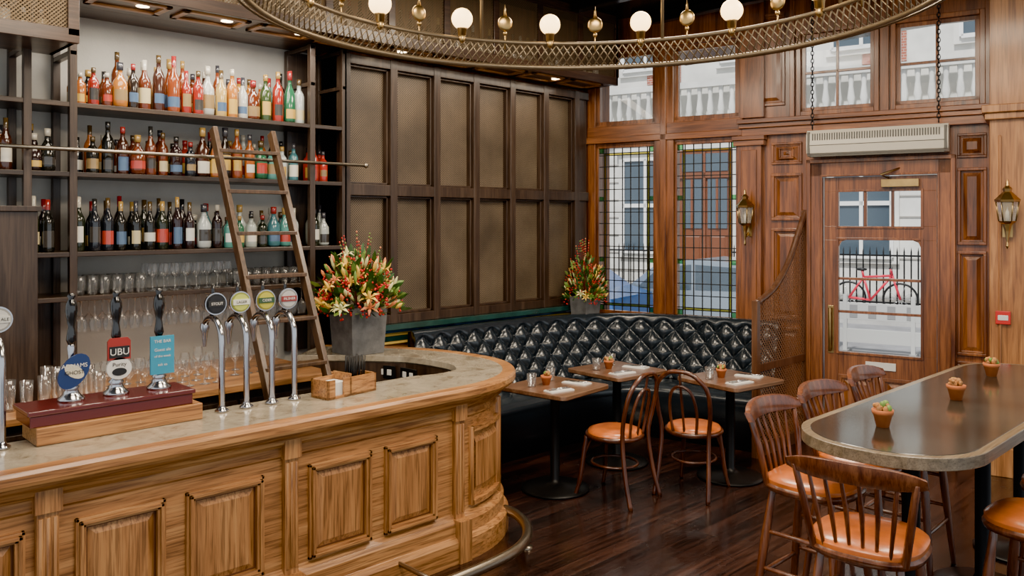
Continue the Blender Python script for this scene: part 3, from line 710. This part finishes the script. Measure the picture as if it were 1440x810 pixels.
b=MB(); G1=(2.44,3.09,1.90,2.20); G2=(2.44,3.09,.80,1.78)
wallholes(b,2.32,3.21,.01,2.33,[G1,G2],.0,.045,0)
for i in (1,2): x=2.44+.65*i/3; b.box(x-.012,x+.012,.0,.04,1.90,2.20,0)
for z in (1.15,1.44): b.box(2.44,3.09,.0,.04,z-.011,z+.011,0)
for (a,c,s) in ((2.44,1.78,1),(3.09,1.78,-1)): 
    b.prismy([(a,c),(a+s*.06,c),(a+s*.018,c-.018),(a,c-.06)][::s],.0,.04,0)
b.box(2.44,3.09,.02,.024,.80,2.20,1)
for G in (G1,G2):
    for q in ((G[0]-.02,G[0],G[2]-.02,G[3]+.02),(G[1],G[1]+.02,G[2]-.02,G[3]+.02),(G[0],G[1],G[2]-.02,G[2]),(G[0],G[1],G[3],G[3]+.02)): b.box(q[0],q[1],-.012,0,q[2],q[3],0)
b.rpanel(2.44,2.74,.15,.60,0,0,0); b.rpanel(2.79,3.09,.15,.60,0,0,0)
b.box(2.66,2.90,-.012,0,.665,.73,2)
b.tube([(2.375,-.05,.80),(2.375,-.05,1.18)],.012,8,3)
for z in (.83,1.15): b.tube([(2.375,0,z),(2.375,-.05,z)],.008,6,3)
b.box(2.35,2.40,-.008,0,.78,1.20,3)
b.box(2.79,3.08,-.06,0,2.235,2.30,4); b.tube([(2.85,-.05,2.31),(2.8,-.16,2.335),(2.95,-.03,2.40)],.009,6,4)
b.make('door_1',[MAHV,GLASSW,WHITE,BRASS,BRASS],.003,WM)
b=MB(); pf=[(-.10,2.51),(-.145,2.535),(-.155,2.60),(-.15,2.70),(-.12,2.735),(0,2.735),(0,2.51)]
n=len(pf); vs=[(2.21,a,z) for a,z in pf]+[(3.31,a,z) for a,z in pf]
b.add(vs,[tuple(range(n)),tuple(range(2*n-1,n-1,-1))]+[(i,n+i,n+(i+1)%n,(i+1)%n) for i in range(n)],0)
for i in range(50): x=2.26+i*.020; b.box(x,x+.009,-.160,-.148,2.645,2.705,1)
b.box(2.23,3.29,-.159,-.15,2.60,2.606,1); b.box(2.24,3.28,-.13,-.10,2.503,2.515,1)
for i in range(2): b.box(2.22+i*1.06,2.24+i*1.06,-.158,-.1,2.53,2.72,1)
b.make('air_curtain_heater',[CREAM,mat('vent_grey',(.10,.095,.08),.5)],.004,WM@Matrix.Translation((0,-.06,0)))
b=MB()
for x in (2.26,3.24):
    z=2.74; k=0
    while z<CEIL-.02:
        pts=[(x+(.012*math.cos(a) if k%2 else 0),-.2+(0 if k%2 else .012*math.cos(a)),z+.022+.022*math.sin(a)) for a in [2*pi*i/8 for i in range(8)]]
        b.tube(pts,.0045,4,0,True); z+=.034; k+=1
b.make('hanging_chains',[BLK],0,WM)
def sconce(x,y,z,sc=1):
    mb=MB(); mb.M=Matrix.Translation((x,y,z))@Matrix.Scale(sc,4)
    mb.box(-.03,.03,-.012,0,-.16,.10,0)
    mb.tube(cr([(0,-.01,-.13),(0,-.07,-.16),(0,-.10,-.10),(0,-.10,-.06)],4),.008,8,0)
    mb.lathe([(.001,-.24),(.010,-.22),(.006,-.19),(.016,-.12),(.03,-.07),(.045,-.06),(.052,-.05)],(0,-.10,0),6,0,False)
    mb.lathe([(.048,-.05),(.066,.08)],(0,-.10,0),6,1,False)
    for i in range(6):
        a=2*pi*i/6; mb.tube([(.05*math.cos(a),-.10+.05*math.sin(a),-.05),(.068*math.cos(a),-.10+.068*math.sin(a),.08)],.005,4,0)
    mb.lathe([(.001,-.05),(.012,-.05),(.012,.01),(.004,.03),(.001,.05)],(0,-.10,0),8,2)
    mb.lathe([(.074,.08),(.078,.095),(.045,.13),(.025,.15),(.03,.17),(.012,.19),(.008,.22),(.001,.235)],(0,-.10,0),6,0,False)
    mb.make('wall_sconce',[BRASS,glassmat('sconce_glass',(.98,.95,.85),.2,.97,.15),WHITE],0,WM)
sconce(1.67,-.085,1.98,1.1); sconce(3.72,-.385,2.0,1.1)
b=MB(); b.box(3.64,3.74,-.385,-.36,1.16,1.26,0); b.box(3.655,3.725,-.388,-.38,1.19,1.23,1); b.make('fire_call_point',[REDP,WHITE],.004,WM)
b=MB(); b.box(.0,.10,-.06,0,3.36,3.50,0); b.sphere((.05,-.06,3.43),.03,10,6,0); b.make('alarm_sensor',[WHITE],.01,WM@Matrix.Translation((-.0,-.04,0)))
b=MB(); yc=3.44
top=cr([(6.98,0,2.03),(6.86,0,1.86),(6.66,0,1.58),(6.40,0,1.37),(6.12,0,1.27)],6)
tp=[(p.x,p.z) for p in top]
b.prismy([(6.98,.02)]+[(x,z) for x,z in tp]+[(6.12,.02)],yc-.001,yc+.001,1)
b.tube([(p.x,yc,p.z) for p in top],.026,8,0); b.box(6.09,6.14,yc-.025,yc+.025,0,1.29,0); b.box(6.95,7.0,yc-.025,yc+.025,0,2.04,0)
b.box(6.12,6.98,yc-.02,yc+.02,0,.10,0); b.box(6.12,6.97,yc-.014,yc+.014,.70,.76,0)
b.make('partition_screen',[wood('screen_frame',(.07,.026,.014),(.11,.048,.025),(.17,.08,.045),'z'),SCREEN])

# ------------------------------------------------------------------ pub tables
def ptable():
    mb=MB(); h=.75; w=.29
    def rr(w,r=.04,n=5):
        out=[]
        for cx,cy,a0 in ((w-r,w-r,0),(-w+r,w-r,90),(-w+r,-w+r,180),(w-r,-w+r,270)):
            for i in range(n+1): a=math.radians(a0+90*i/n); out.append((cx+r*math.cos(a),cy+r*math.sin(a)))
        return out
    mb.prism(rr(w),h-.028,h,0); mb.prism(rr(w-.006),h-.034,h-.027,1); mb.box(-.16,.16,-.16,.16,h-.045,h-.034,1)
    mb.lathe([(.001,0),(.245,0),(.25,.012),(.22,.025),(.08,.04),(.045,.055),(.034,.08),(.034,.66),(.06,.70),(.06,.71)],(0,0,0),32,1)
    return mb.make('pub_table',[TABLEW,BLK],.003)
t=ptable(); t.location=(4.36,4.06,0); t.rotation_euler=(0,0,math.radians(6))
inst(t,(5.20,4.16,0),math.radians(-4)); inst(t,(5.52,3.32,0),math.radians(-8))
def cactuspot(loc,s=1):
    mb=MB(); mb.lathe([(.001,0),(.022,0),(.033,.045),(.036,.046),(.038,.062),(.031,.062),(.029,.05),(.001,.05)],(0,0,0),16,0)
    for i in range(22):
        a=random.random()*6.28; r=random.random()*.028; mb.sphere((r*math.cos(a),r*math.sin(a),.060+random.random()*.022),random.uniform(.007,.013),7,5,random.choice([1,1,2]),(1,1,1.2))
    o=mb.make('potted_cactus',[TERRA,CACT,LEAF2]); o.location=loc; o.scale=(s,s,s); return o
def glasso(loc):
    mb=MB(); mb.lathe([(.001,0),(.030,0),(.037,.095),(.034,.095),(.028,.01),(.001,.01)],(0,0,0),18,0); o=mb.make('water_tumbler',[GLASSG]); o.location=loc
def napk(loc,rz):
    mb=MB(); mb.box(-.05,.05,-.10,.10,0,.006,0); mb.box(-.048,.045,-.098,.095,.006,.010,0); mb.tube([(-.01,-.09,.014),(-.01,.03,.014)],.004,6,1); mb.box(-.02,0,.03,.09,.011,.015,1); mb.tube([(.02,-.09,.014),(.02,.0,.014)],.004,6,1); mb.box(.013,.027,.0,.09,.011,.014,1)
    o=mb.make('napkin_with_cutlery',[PAPER,CHROME]); o.location=loc; o.rotation_euler=(0,0,rz)
Z=.75
for (x,y) in ((4.36,4.06),(5.20,4.16),(5.52,3.32)):
    cactuspot((x-.03,y+.06,Z),1.1); glasso((x+.10,y+.14,Z)); glasso((x-.16,y+.08,Z)); napk((x+.17,y-.06,Z),.2); napk((x-.12,y-.15,Z),1.4)
# ------------------------------------------------------------------ bentwood chair (faces +x)
def bentwood():
    mb=MB(); h=.46
    mb.lathe([(.001,h-.045),(.185,h-.045),(.205,h-.035),(.21,h-.02),(.205,h-.008),(.19,h-.006)],(0,0,0),28,0)
    mb.lathe([(.192,h-.008),(.185,h+.012),(.15,h+.024),(.08,h+.028),(.001,h+.028)],(0,0,0),28,1)
    for sy in (1,-1):
        mb.tube(cr([(.15,sy*.13,h-.03),(.165,sy*.145,.30),(.185,sy*.165,.12),(.215,sy*.185,0)],4),[.0175]*9+[.014]*4,8,0)
    hoop=cr([(-.25,.20,0),(-.20,.185,.2),(-.17,.175,.44),(-.195,.195,.62),(-.235,.185,.78),(-.262,.10,.875),(-.268,0,.895),(-.262,-.10,.875),(-.235,-.185,.78),(-.195,-.195,.62),(-.17,-.175,.44),(-.20,-.185,.2),(-.25,-.20,0)],5)
    mb.tube(hoop,.016,8,0)
    inner=cr([(-.175,.085,h-.01),(-.20,.10,.60),(-.235,.075,.74),(-.25,0,.79),(-.235,-.075,.74),(-.20,-.10,.60),(-.175,-.085,h-.01)],5)
    mb.tube(inner,.011,8,0)
    mb.tube(cr([(-.18,.0,h-.01),(-.215,0,.62),(-.25,0,.79),(-.266,0,.89)],4),.009,6,0)
    mb.tube([(.165*math.cos(a),.155*math.sin(a),.24) for a in [2*pi*i/28 for i in range(28)]],.010,6,0,True)
    for sy in (1,-1): mb.tube(cr([(.16,sy*.14,.30),(.12,sy*.12,.40),(.05,sy*.15,.425)],4),.008,6,0)
    return mb.make('bentwood_chair',[CHAIRW,ORL])
c=bentwood(); c.location=(4.55,3.66,0); c.rotation_euler=(0,0,math.radians(97))
inst(c,(5.06,3.34,0),math.radians(12))
# ------------------------------------------------------------------ bar chairs (face +x)
def barchair():
    mb=MB(); h=.745
    mb.lathe([(.001,h-.055),(.18,h-.055),(.203,h-.045),(.210,h-.025),(.20,h-.012)],(0,0,0),32,0,True,sq=2.8)
    mb.lathe([(.201,h-.015),(.203,h+.004),(.18,h+.020),(.11,h+.028),(.001,h+.030)],(0,0,0),32,1,True,sq=2.8)
    def leg(a,b_):
        A=Vector(a);B=Vector(b_); pts=[A.lerp(B,t) for t in (0,.12,.2,.35,.6,.85,1)]; mb.tube(pts,[.015,.017,.020,.022,.019,.016,.013],10,0)
    T=[(.14,.14),(.14,-.14),(-.14,.14),(-.14,-.14)]; F=[(.20,.20),(.20,-.20),(-.22,.20),(-.22,-.20)]
    for a,f in zip(T,F): leg((a[0],a[1],h-.05),(f[0],f[1],0))
    def lp(i,z): t=1-z/(h-.05); return (T[i][0]+(F[i][0]-T[i][0])*t,T[i][1]+(F[i][1]-T[i][1])*t,z)
    for i,j,z in ((0,1,.26),(0,2,.33),(1,3,.33),(2,3,.30),(0,2,.50),(1,3,.50)): mb.tube([lp(i,z),[ (a+c_)/2 for a,c_ in zip(lp(i,z),lp(j,z))],lp(j,z)],[.009,.013,.009],8,0)
    zr=1.035
    def rx(t): return -.205-.065*(1-(t/.235)**2)
    ts=[-.24+.48*i/18 for i in range(19)]
    nr=norms([(rx(t),t) for t in ts]); vs=[]
    for t,q in zip(ts,nr):
        e=1-(abs(t)/.24)**4; hh=.018+.022*e; zc=zr+.012*(1-(t/.24)**2)
        for a,bz in ((-1,-1),(1,-1),(1.1,0),(1,1),(-1,1),(-1.1,0)): vs.append((rx(t)+q[0]*a*.012-.01*bz,t+q[1]*a*.012,zc+bz*hh))
    fs=[]
    for i in range(18):
        for k in range(6): fs.append((i*6+k,i*6+(k+1)%6,(i+1)*6+(k+1)%6,(i+1)*6+k))
    fs+=[tuple(range(6)),tuple(18*6+k for k in range(5,-1,-1))]
    mb.add(vs,fs,0,True)
    for sy in (1,-1): mb.tube([(-.155,sy*.160,h-.03),(-.185,sy*.190,.90),(rx(.21)-.002,sy*.212,zr)],[.015,.015,.012],8,0)
    for i in range(6):
        f=(i-2.5)/2.5; yb=f*.115; yt=f*.155
        mb.tube([(-.175,yb,h-.02),(-.205,(yb+yt)/2,.88),(rx(yt),yt,zr)],[.007,.010,.007],6,0)
    return mb.make('bar_chair',[BCHW,ORL],.002)
R=math.radians
bc=barchair(); bc.location=(3.16,1.30,0); bc.rotation_euler=(0,0,R(8))
for (x,y,a) in ((3.67,1.76,-90),(4.21,1.77,-92),(4.83,1.79,-88),(3.84,.88,88),(4.46,.90,92)):
    inst(bc,(x,y,0),R(a))
def stad(x0,x1,y0,y1,r,n=14):
    out=[]
    for cx,cy,a0 in ((x1-r,y1-r,0),(x0+r,y1-r,90),(x0+r,y0+r,180),(x1-r,y0+r,270)):
        for i in range(n+1): a=R(a0+90*i/n); out.append((cx+r*math.cos(a),cy+r*math.sin(a)))
    return out
SLATE=mat('dark_tabletop',(.024,.027,.023),.14,0,.5,var=.6,vscale=2.5)
TEDGE=wood('tabletop_edge',(.12,.09,.05),(.19,.145,.09),(.28,.22,.145),'x',.3,.3,1.5)
b=MB(); b.prism(stad(3.21,5.85,1.0,1.73,.34),1.0,1.05,0); b.prism(stad(3.245,5.815,1.035,1.695,.31),1.045,1.0515,1)
for x in (3.80,4.80,5.5):
    b.lathe([(.001,0),(.24,0),(.25,.012),(.22,.025),(.07,.04),(.045,.06),(.038,.08),(.038,.97),(.12,.99),(.12,1.0)],(x,1.38,0),28,2)
b.make('high_table',[TEDGE,SLATE,BLK],.004)
cactuspot((3.64,1.44,1.052),1.2); cactuspot((4.45,1.40,1.052),1.2); cactuspot((5.27,1.47,1.052),1.2)

# ------------------------------------------------------------------ chandelier
cx,cy=2.43,2.085; Rr=1.31; zb=2.79; zt=2.91
root=D.objects.new('ring_chandelier',None); S.collection.objects.link(root); root.location=(cx,cy,zb)
MI=Matrix.Translation((cx,cy,zb)).inverted()
CHM=mat('chandelier_bronze',(.21,.16,.10),.35,.65)
b=MB()
def circ(r,z,n=96): return [(cx+r*math.cos(2*pi*i/n),cy+r*math.sin(2*pi*i/n),z) for i in range(n)]
Rt=Rr-.055
for r,z,t in ((Rr,zb,.012),(Rt,zt,.010),(Rr+.03,zb-.004,.006)): b.tube(circ(r,z),t,8,0,True)
n=200
for i in range(n):
    a=2*pi*i/n
    for d in (1,-1):
        e=a+d*2*pi/n*2.2
        b.tube([(cx+Rr*math.cos(a),cy+Rr*math.sin(a),zb),(cx+Rt*math.cos(e),cy+Rt*math.sin(e),zt)],.0036,4,0)
for i in range(8):
    a=2*pi*(i+.5)/8; b.tube([(cx+Rt*math.cos(a),cy+Rt*math.sin(a),zt),(cx+Rt*math.cos(a),cy+Rt*math.sin(a),CEIL)],.009,8,0)
A0=math.atan2(2.085,2.43)
nb=16; OF=R(9.6)
for i in range(nb):
    a=A0+OF+2*pi*i/nb; x=cx+(Rt-.01)*math.cos(a); y=cy+(Rt-.01)*math.sin(a)
    b.lathe([(.001,-.03),(.014,-.02),(.02,.0),(.012,.008),(.022,.012),(.024,.045),(.030,.05),(.001,.055)],(x,y,zt),12,1)
    e=a+pi/nb; x=cx+Rt*math.cos(e); y=cy+Rt*math.sin(e)
    b.tube([(x,y,zt-.04),(x,y,zt+.06)],.004,6,1); 
    b.M=Matrix.Translation((x,y,zt+.10))@Matrix.Rotation(e,4,'Z'); b.sphere((0,0,0),.042,14,10,1,(.3,1,1)); b.tube([(0,0,.035),(0,0,.10)],[.010,.001],6,1); b.sphere((0,0,-.055),.012,8,5,1); b.M=None
o=b.make('frame',[CHM,BRASS]); o.parent=root; o.matrix_parent_inverse=MI
b=MB()
for i in range(nb):
    a=A0+OF+2*pi*i/nb; x=cx+(Rt-.01)*math.cos(a); y=cy+(Rt-.01)*math.sin(a); b.sphere((x,y,zt+.10),.056,18,12,0)
o=b.make('globe_bulbs',[BULB]); o.parent=root; o.matrix_parent_inverse=MI

# ------------------------------------------------------------------ street outside (wall-local coordinates)
STONE=mat('cream_stone',(.66,.65,.61),.8,var=.18,vscale=1.5); ROAD=mat('asphalt',(.22,.22,.23),.8,var=.2,vscale=3); PAVE=mat('pavement',(.42,.41,.39),.8,var=.15,vscale=2)
BRK,nt,pb=newmat('red_brick'); brn=nt.nodes.new('ShaderNodeTexBrick'); brn.inputs['Scale'].default_value=4; brn.inputs['Color1'].default_value=(.40,.11,.06,1); brn.inputs['Color2'].default_value=(.30,.08,.05,1); brn.inputs['Mortar'].default_value=(.5,.42,.36,1)
tcn=nt.nodes.new('ShaderNodeTexCoord'); mpn=nt.nodes.new('ShaderNodeMapping'); mpn.inputs['Rotation'].default_value=(R(90),0,0); nt.links.new(tcn.outputs['Object'],mpn.inputs['Vector']); nt.links.new(mpn.outputs[0],brn.inputs['Vector']); nt.links.new(brn.outputs['Color'],pb.inputs['Base Color'])
DGL=mat('dark_window_glass',(.06,.085,.11),.08,0,.5); BDOOR=mat('brown_door',(.16,.05,.018),.4); WFR=mat('white_frame',(.8,.8,.78),.5)
b=MB(); b.box(-22,26,.2,2.6,-.22,-.10,1); b.box(-22,26,2.6,10.6,-.3,-.2,0); b.box(-22,26,10.6,14,-.22,-.10,1)
b.make('street_ground',[ROAD,PAVE],0,WM)
b=MB(); b.box(-20,24,13,14,-.2,5.9,0); b.box(-20,24,13.0,14,5.9,13,0); b.box(-20,24,12.6,13.2,4.35,4.6,0); b.box(-20,24,12.55,12.8,5.35,5.5,0)
for i in range(16): b.box(-19.6+i*2.7+1.25,-19.6+i*2.7+2.2,12.97,13.0,5.6,12.5,1)
x=-19.8
while x<24: b.lathe([(.05,0),(.09,.2),(.05,.5),(.07,.75)],(x,12.68,4.6),8,0); x+=.28
for k in range(9): b.box(-20,24,12.97,13.0,.1+k*.48,.13+k*.48,5)
for i in range(16):
    x=-19+i*2.7
    for z0,z1 in ((1.1,3.6),(6.0,8.6),(9.5,11.8)):
        if z0<2 and -4.3<x+.6<-2.1: continue
        b.box(x-.15,x+1.45,12.9,13.0,z0-.15,z1+.15,0); b.box(x,x+1.3,12.88,12.91,z0,z1,2)
        for q in ((x-.04,x+.04,z0,z1),(x+1.26,x+1.34,z0,z1),(x+.61,x+.69,z0,z1),(x,x+1.3,z0-.04,z0+.05),(x,x+1.3,z1-.05,z1+.04),(x,x+1.3,(z0+z1)/2-.05,(z0+z1)/2+.05)): b.box(q[0],q[1],12.83,12.9,q[2],q[3],3)
        b.box(x-.25,x+1.55,12.8,13,z1+.15,z1+.3,0)
b.box(-4.2,-2.0,12.6,13.0,-.2,4.25,0); b.box(-3.8,-2.4,12.56,12.62,.5,3.75,4)
b.box(-3.7,-2.5,12.53,12.57,3.2,3.65,2); b.box(-3.13,-3.07,12.50,12.57,.5,3.7,4)
for x in (-3.68,-3.02):
    b.box(x,x+.50,12.53,12.57,1.75,3.0,2); b.box(x+.22,x+.28,12.50,12.57,1.75,3.0,4); b.rpanel(x,x+.5,.7,1.6,12.56,4,4)
b.box(-3.8,-2.4,12.5,12.57,3.03,3.17,4); b.box(-4.3,-1.9,12.4,12.7,4.25,4.4,0)
for x in (-4.1,-2.2): b.lathe([(.14,.4),(.11,.6),(.10,3.6),(.15,3.8)],(x,12.5,0),14,0)
for k in range(3): b.box(-3.9,-2.3,11.9+.15*k,12.6,-.1+.2*k,.1+.2*k,0)
b.make('townhouse_facade',[STONE,BRK,DGL,WFR,BDOOR,mat('stone_joint',(.35,.33,.30),.8)],0,WM)
b=MB(); x=-14
while x<14:
    if not -4.0<x<-2.3: b.tube([(x,12.2,-.1),(x,12.2,1.25),(x,12.2,1.36)],[.018,.018,.002],5,0)
    x+=.14
for z in (.1,1.15):
    b.box(-14,-4,12.18,12.22,z,z+.04,0); b.box(-2.3,14,12.18,12.22,z,z+.04,0)
b.make('iron_railings',[BLK],0,WM)
b=MB(); yb=11.8; xb=.99; rw=.34; zg=-.10
for dx in (-.52,.52):
    b.tube([(xb+dx+rw*math.cos(a),yb,zg+rw+rw*math.sin(a)) for a in [2*pi*i/28 for i in range(28)]],.024,6,0,True)
    for k in range(10):
        a=2*pi*k/10; b.tube([(xb+dx,yb,zg+rw),(xb+dx+rw*math.cos(a),yb,zg+rw+rw*math.sin(a))],.004,4,2)
bb=(xb-.08,yb,zg+.30); st=(xb-.22,yb,zg+.80); hd=(xb+.36,yb,zg+.85)
for p,q in ((bb,st),(bb,hd),(st,hd),(bb,(xb-.52,yb,zg+rw)),(st,(xb-.52,yb,zg+rw)),(hd,(xb+.52,yb,zg+rw)),(hd,(xb+.33,yb,zg+1.0)),(st,(xb-.25,yb,zg+.95))): b.tube([p,q],.028,6,1)
b.tube(cr([(xb+.33,yb-.25,zg+1.02),(xb+.36,yb,zg+1.0),(xb+.33,yb+.25,zg+1.02)],3),.014,6,0); b.sphere((xb-.26,yb,zg+.97),.06,8,5,0,(2,1,.6))
b.make('bicycle',[BLK,mat('bike_red',(.60,.015,.05),.3),CHROME],0,WM)
b=MB(); b.box(1.25,2.45,6.5,6.54,.35,.62,0); b.box(1.25,2.45,6.5,6.54,-.02,.2,0)
for x in (1.3,2.3): b.box(x,x+.06,6.49,6.56,-.2,.75,0); b.box(x-.02,x+.08,6.25,6.8,-.2,-.15,1)
for k in range(4): b.box(1.4+k*.28,1.52+k*.28,6.495,6.5,.38,.59,1)
b.make('road_barrier',[mat('barrier_white',(.50,.50,.48),.5),mat('barrier_grey',(.25,.25,.25),.6)],.005,WM)
def car(xc,yc,col,nm='parked_car'):
    mb=MB(); z=-.2
    side=[(-2.05,.35),(-2.0,.75),(-1.9,.9),(-1.1,1.0),(-.55,1.42),(.1,1.50),(.95,1.46),(1.6,1.05),(1.98,.95),(2.05,.6),(2.0,.3),(-1.95,.28)]
    mb.prismy([(xc+p[0],z+p[1]) for p in side][::-1],yc-.8,yc+.8,0)
    for yy in (yc-.81,yc+.805):
        mb.prismy([(xc-.92,z+1.0),(-.5+xc,z+1.36),(.05+xc,z+1.42),(.05+xc,z+1.0)][::-1],yy,yy+.006,1); mb.prismy([(xc+.12,z+1.0),(.12+xc,z+1.42),(.9+xc,z+1.38),(1.35+xc,z+1.02)][::-1],yy,yy+.006,1)
    vs=[(xc-1.12,yc-.68,z+1.02),(xc-1.12,yc+.68,z+1.02),(xc-.58,yc+.62,z+1.43),(xc-.58,yc-.62,z+1.43)]; mb.add(vs,[(0,1,2,3)],1)
    for dx in (-1.3,1.3):
        for yy in (yc-.82,yc+.62):
            mb.M=Matrix.Translation((xc+dx,yy,z+.31))@Matrix.Rotation(-pi/2,4,'X'); mb.lathe([(.001,.0),(.19,0),(.20,-.01),(.31,0),(.31,.2),(.001,.2)],(0,0,0),20,2,mis=[3,3,2,2,2]); mb.M=None
    for yy in (yc-.6,yc+.6): mb.sphere((xc-1.98,yy,z+.7),.12,10,6,4,(.6,1,.7))
    mb.make(nm,[col,DGL,BLK,CHROME,WHITE],.03,WM)
car(-3.5,4.5,mat('car_blue',(.02,.10,.32),.2,.2,.7)); car(-.92,6.2,mat('car_silver',(.30,.36,.42),.25,.5,.6)); car(-7.6,9.2,mat('car_grey',(.2,.2,.21),.25,.3,.6))

# ------------------------------------------------------------------ lights
w=D.worlds.new('World'); S.world=w; w.use_nodes=True; nt=w.node_tree; bg=nt.nodes['Background']
bg.inputs['Color'].default_value=(.88,.94,1,1); bg.inputs['Strength'].default_value=.95
def light(kind,name,loc,en,col=(1,1,1),rot=(0,0,0),**k):
    l=D.lights.new(name,kind); l.energy=en; l.color=col
    for a,v in k.items(): setattr(l,a,v)
    o=D.objects.new(name,l); S.collection.objects.link(o); o.location=loc; o.rotation_euler=rot; return o
light('SUN','sun',(0,0,10),4.6,(1,.97,.92),(0,R(-38),R(12)),angle=R(3))
WC=(1,.84,.64)
light('AREA','ceiling_fill',(1.6,1.2,3.85),145,WC,shape='RECTANGLE',size=1.6,size_y=1.6)  # unseen warm fill lamps added below the ceiling to brighten the room
light('AREA','ceiling_fill',(4.6,3.2,3.85),90,WC,shape='RECTANGLE',size=1.0,size_y=1.0)
light('AREA','ceiling_fill',(4.6,1.2,3.85),75,WC,shape='RECTANGLE',size=1.0,size_y=1.0)
light('AREA','ceiling_fill',(1.6,3.9,3.85),75,WC,shape='RECTANGLE',size=2.2,size_y=1.0)
light('AREA','shelf_light',(2.4,5.35,3.27),22,(1,.90,.76),shape='RECTANGLE',size=1.7,size_y=.12)
light('AREA','shelf_light',(4.9,5.3,3.27),10,(1,.85,.66),shape='RECTANGLE',size=2.4,size_y=.12)
b=MB()
for x in (1.9,2.45,3.0,3.9,4.8,5.7): b.lathe([(.001,0),(.03,0),(.04,-.006),(.03,-.008),(.001,-.004)],(x,5.30,3.298),12,0)
b.make('soffit_downlights',[SPOTE])
# ------------------------------------------------------------------ camera
cam=D.cameras.new('camera'); co=D.objects.new('camera',cam); S.collection.objects.link(co)
co.location=(0,0,1.95); co.rotation_euler=(R(90),0,R(45.97-90)); cam.lens=28.75; cam.sensor_width=36; cam.shift_y=-95/1440; cam.clip_end=200
S.camera=co
try:
    S.view_settings.view_transform='AgX'; S.view_settings.look='AgX - Punchy'; S.view_settings.exposure=1.05
except Exception as e: print(e)
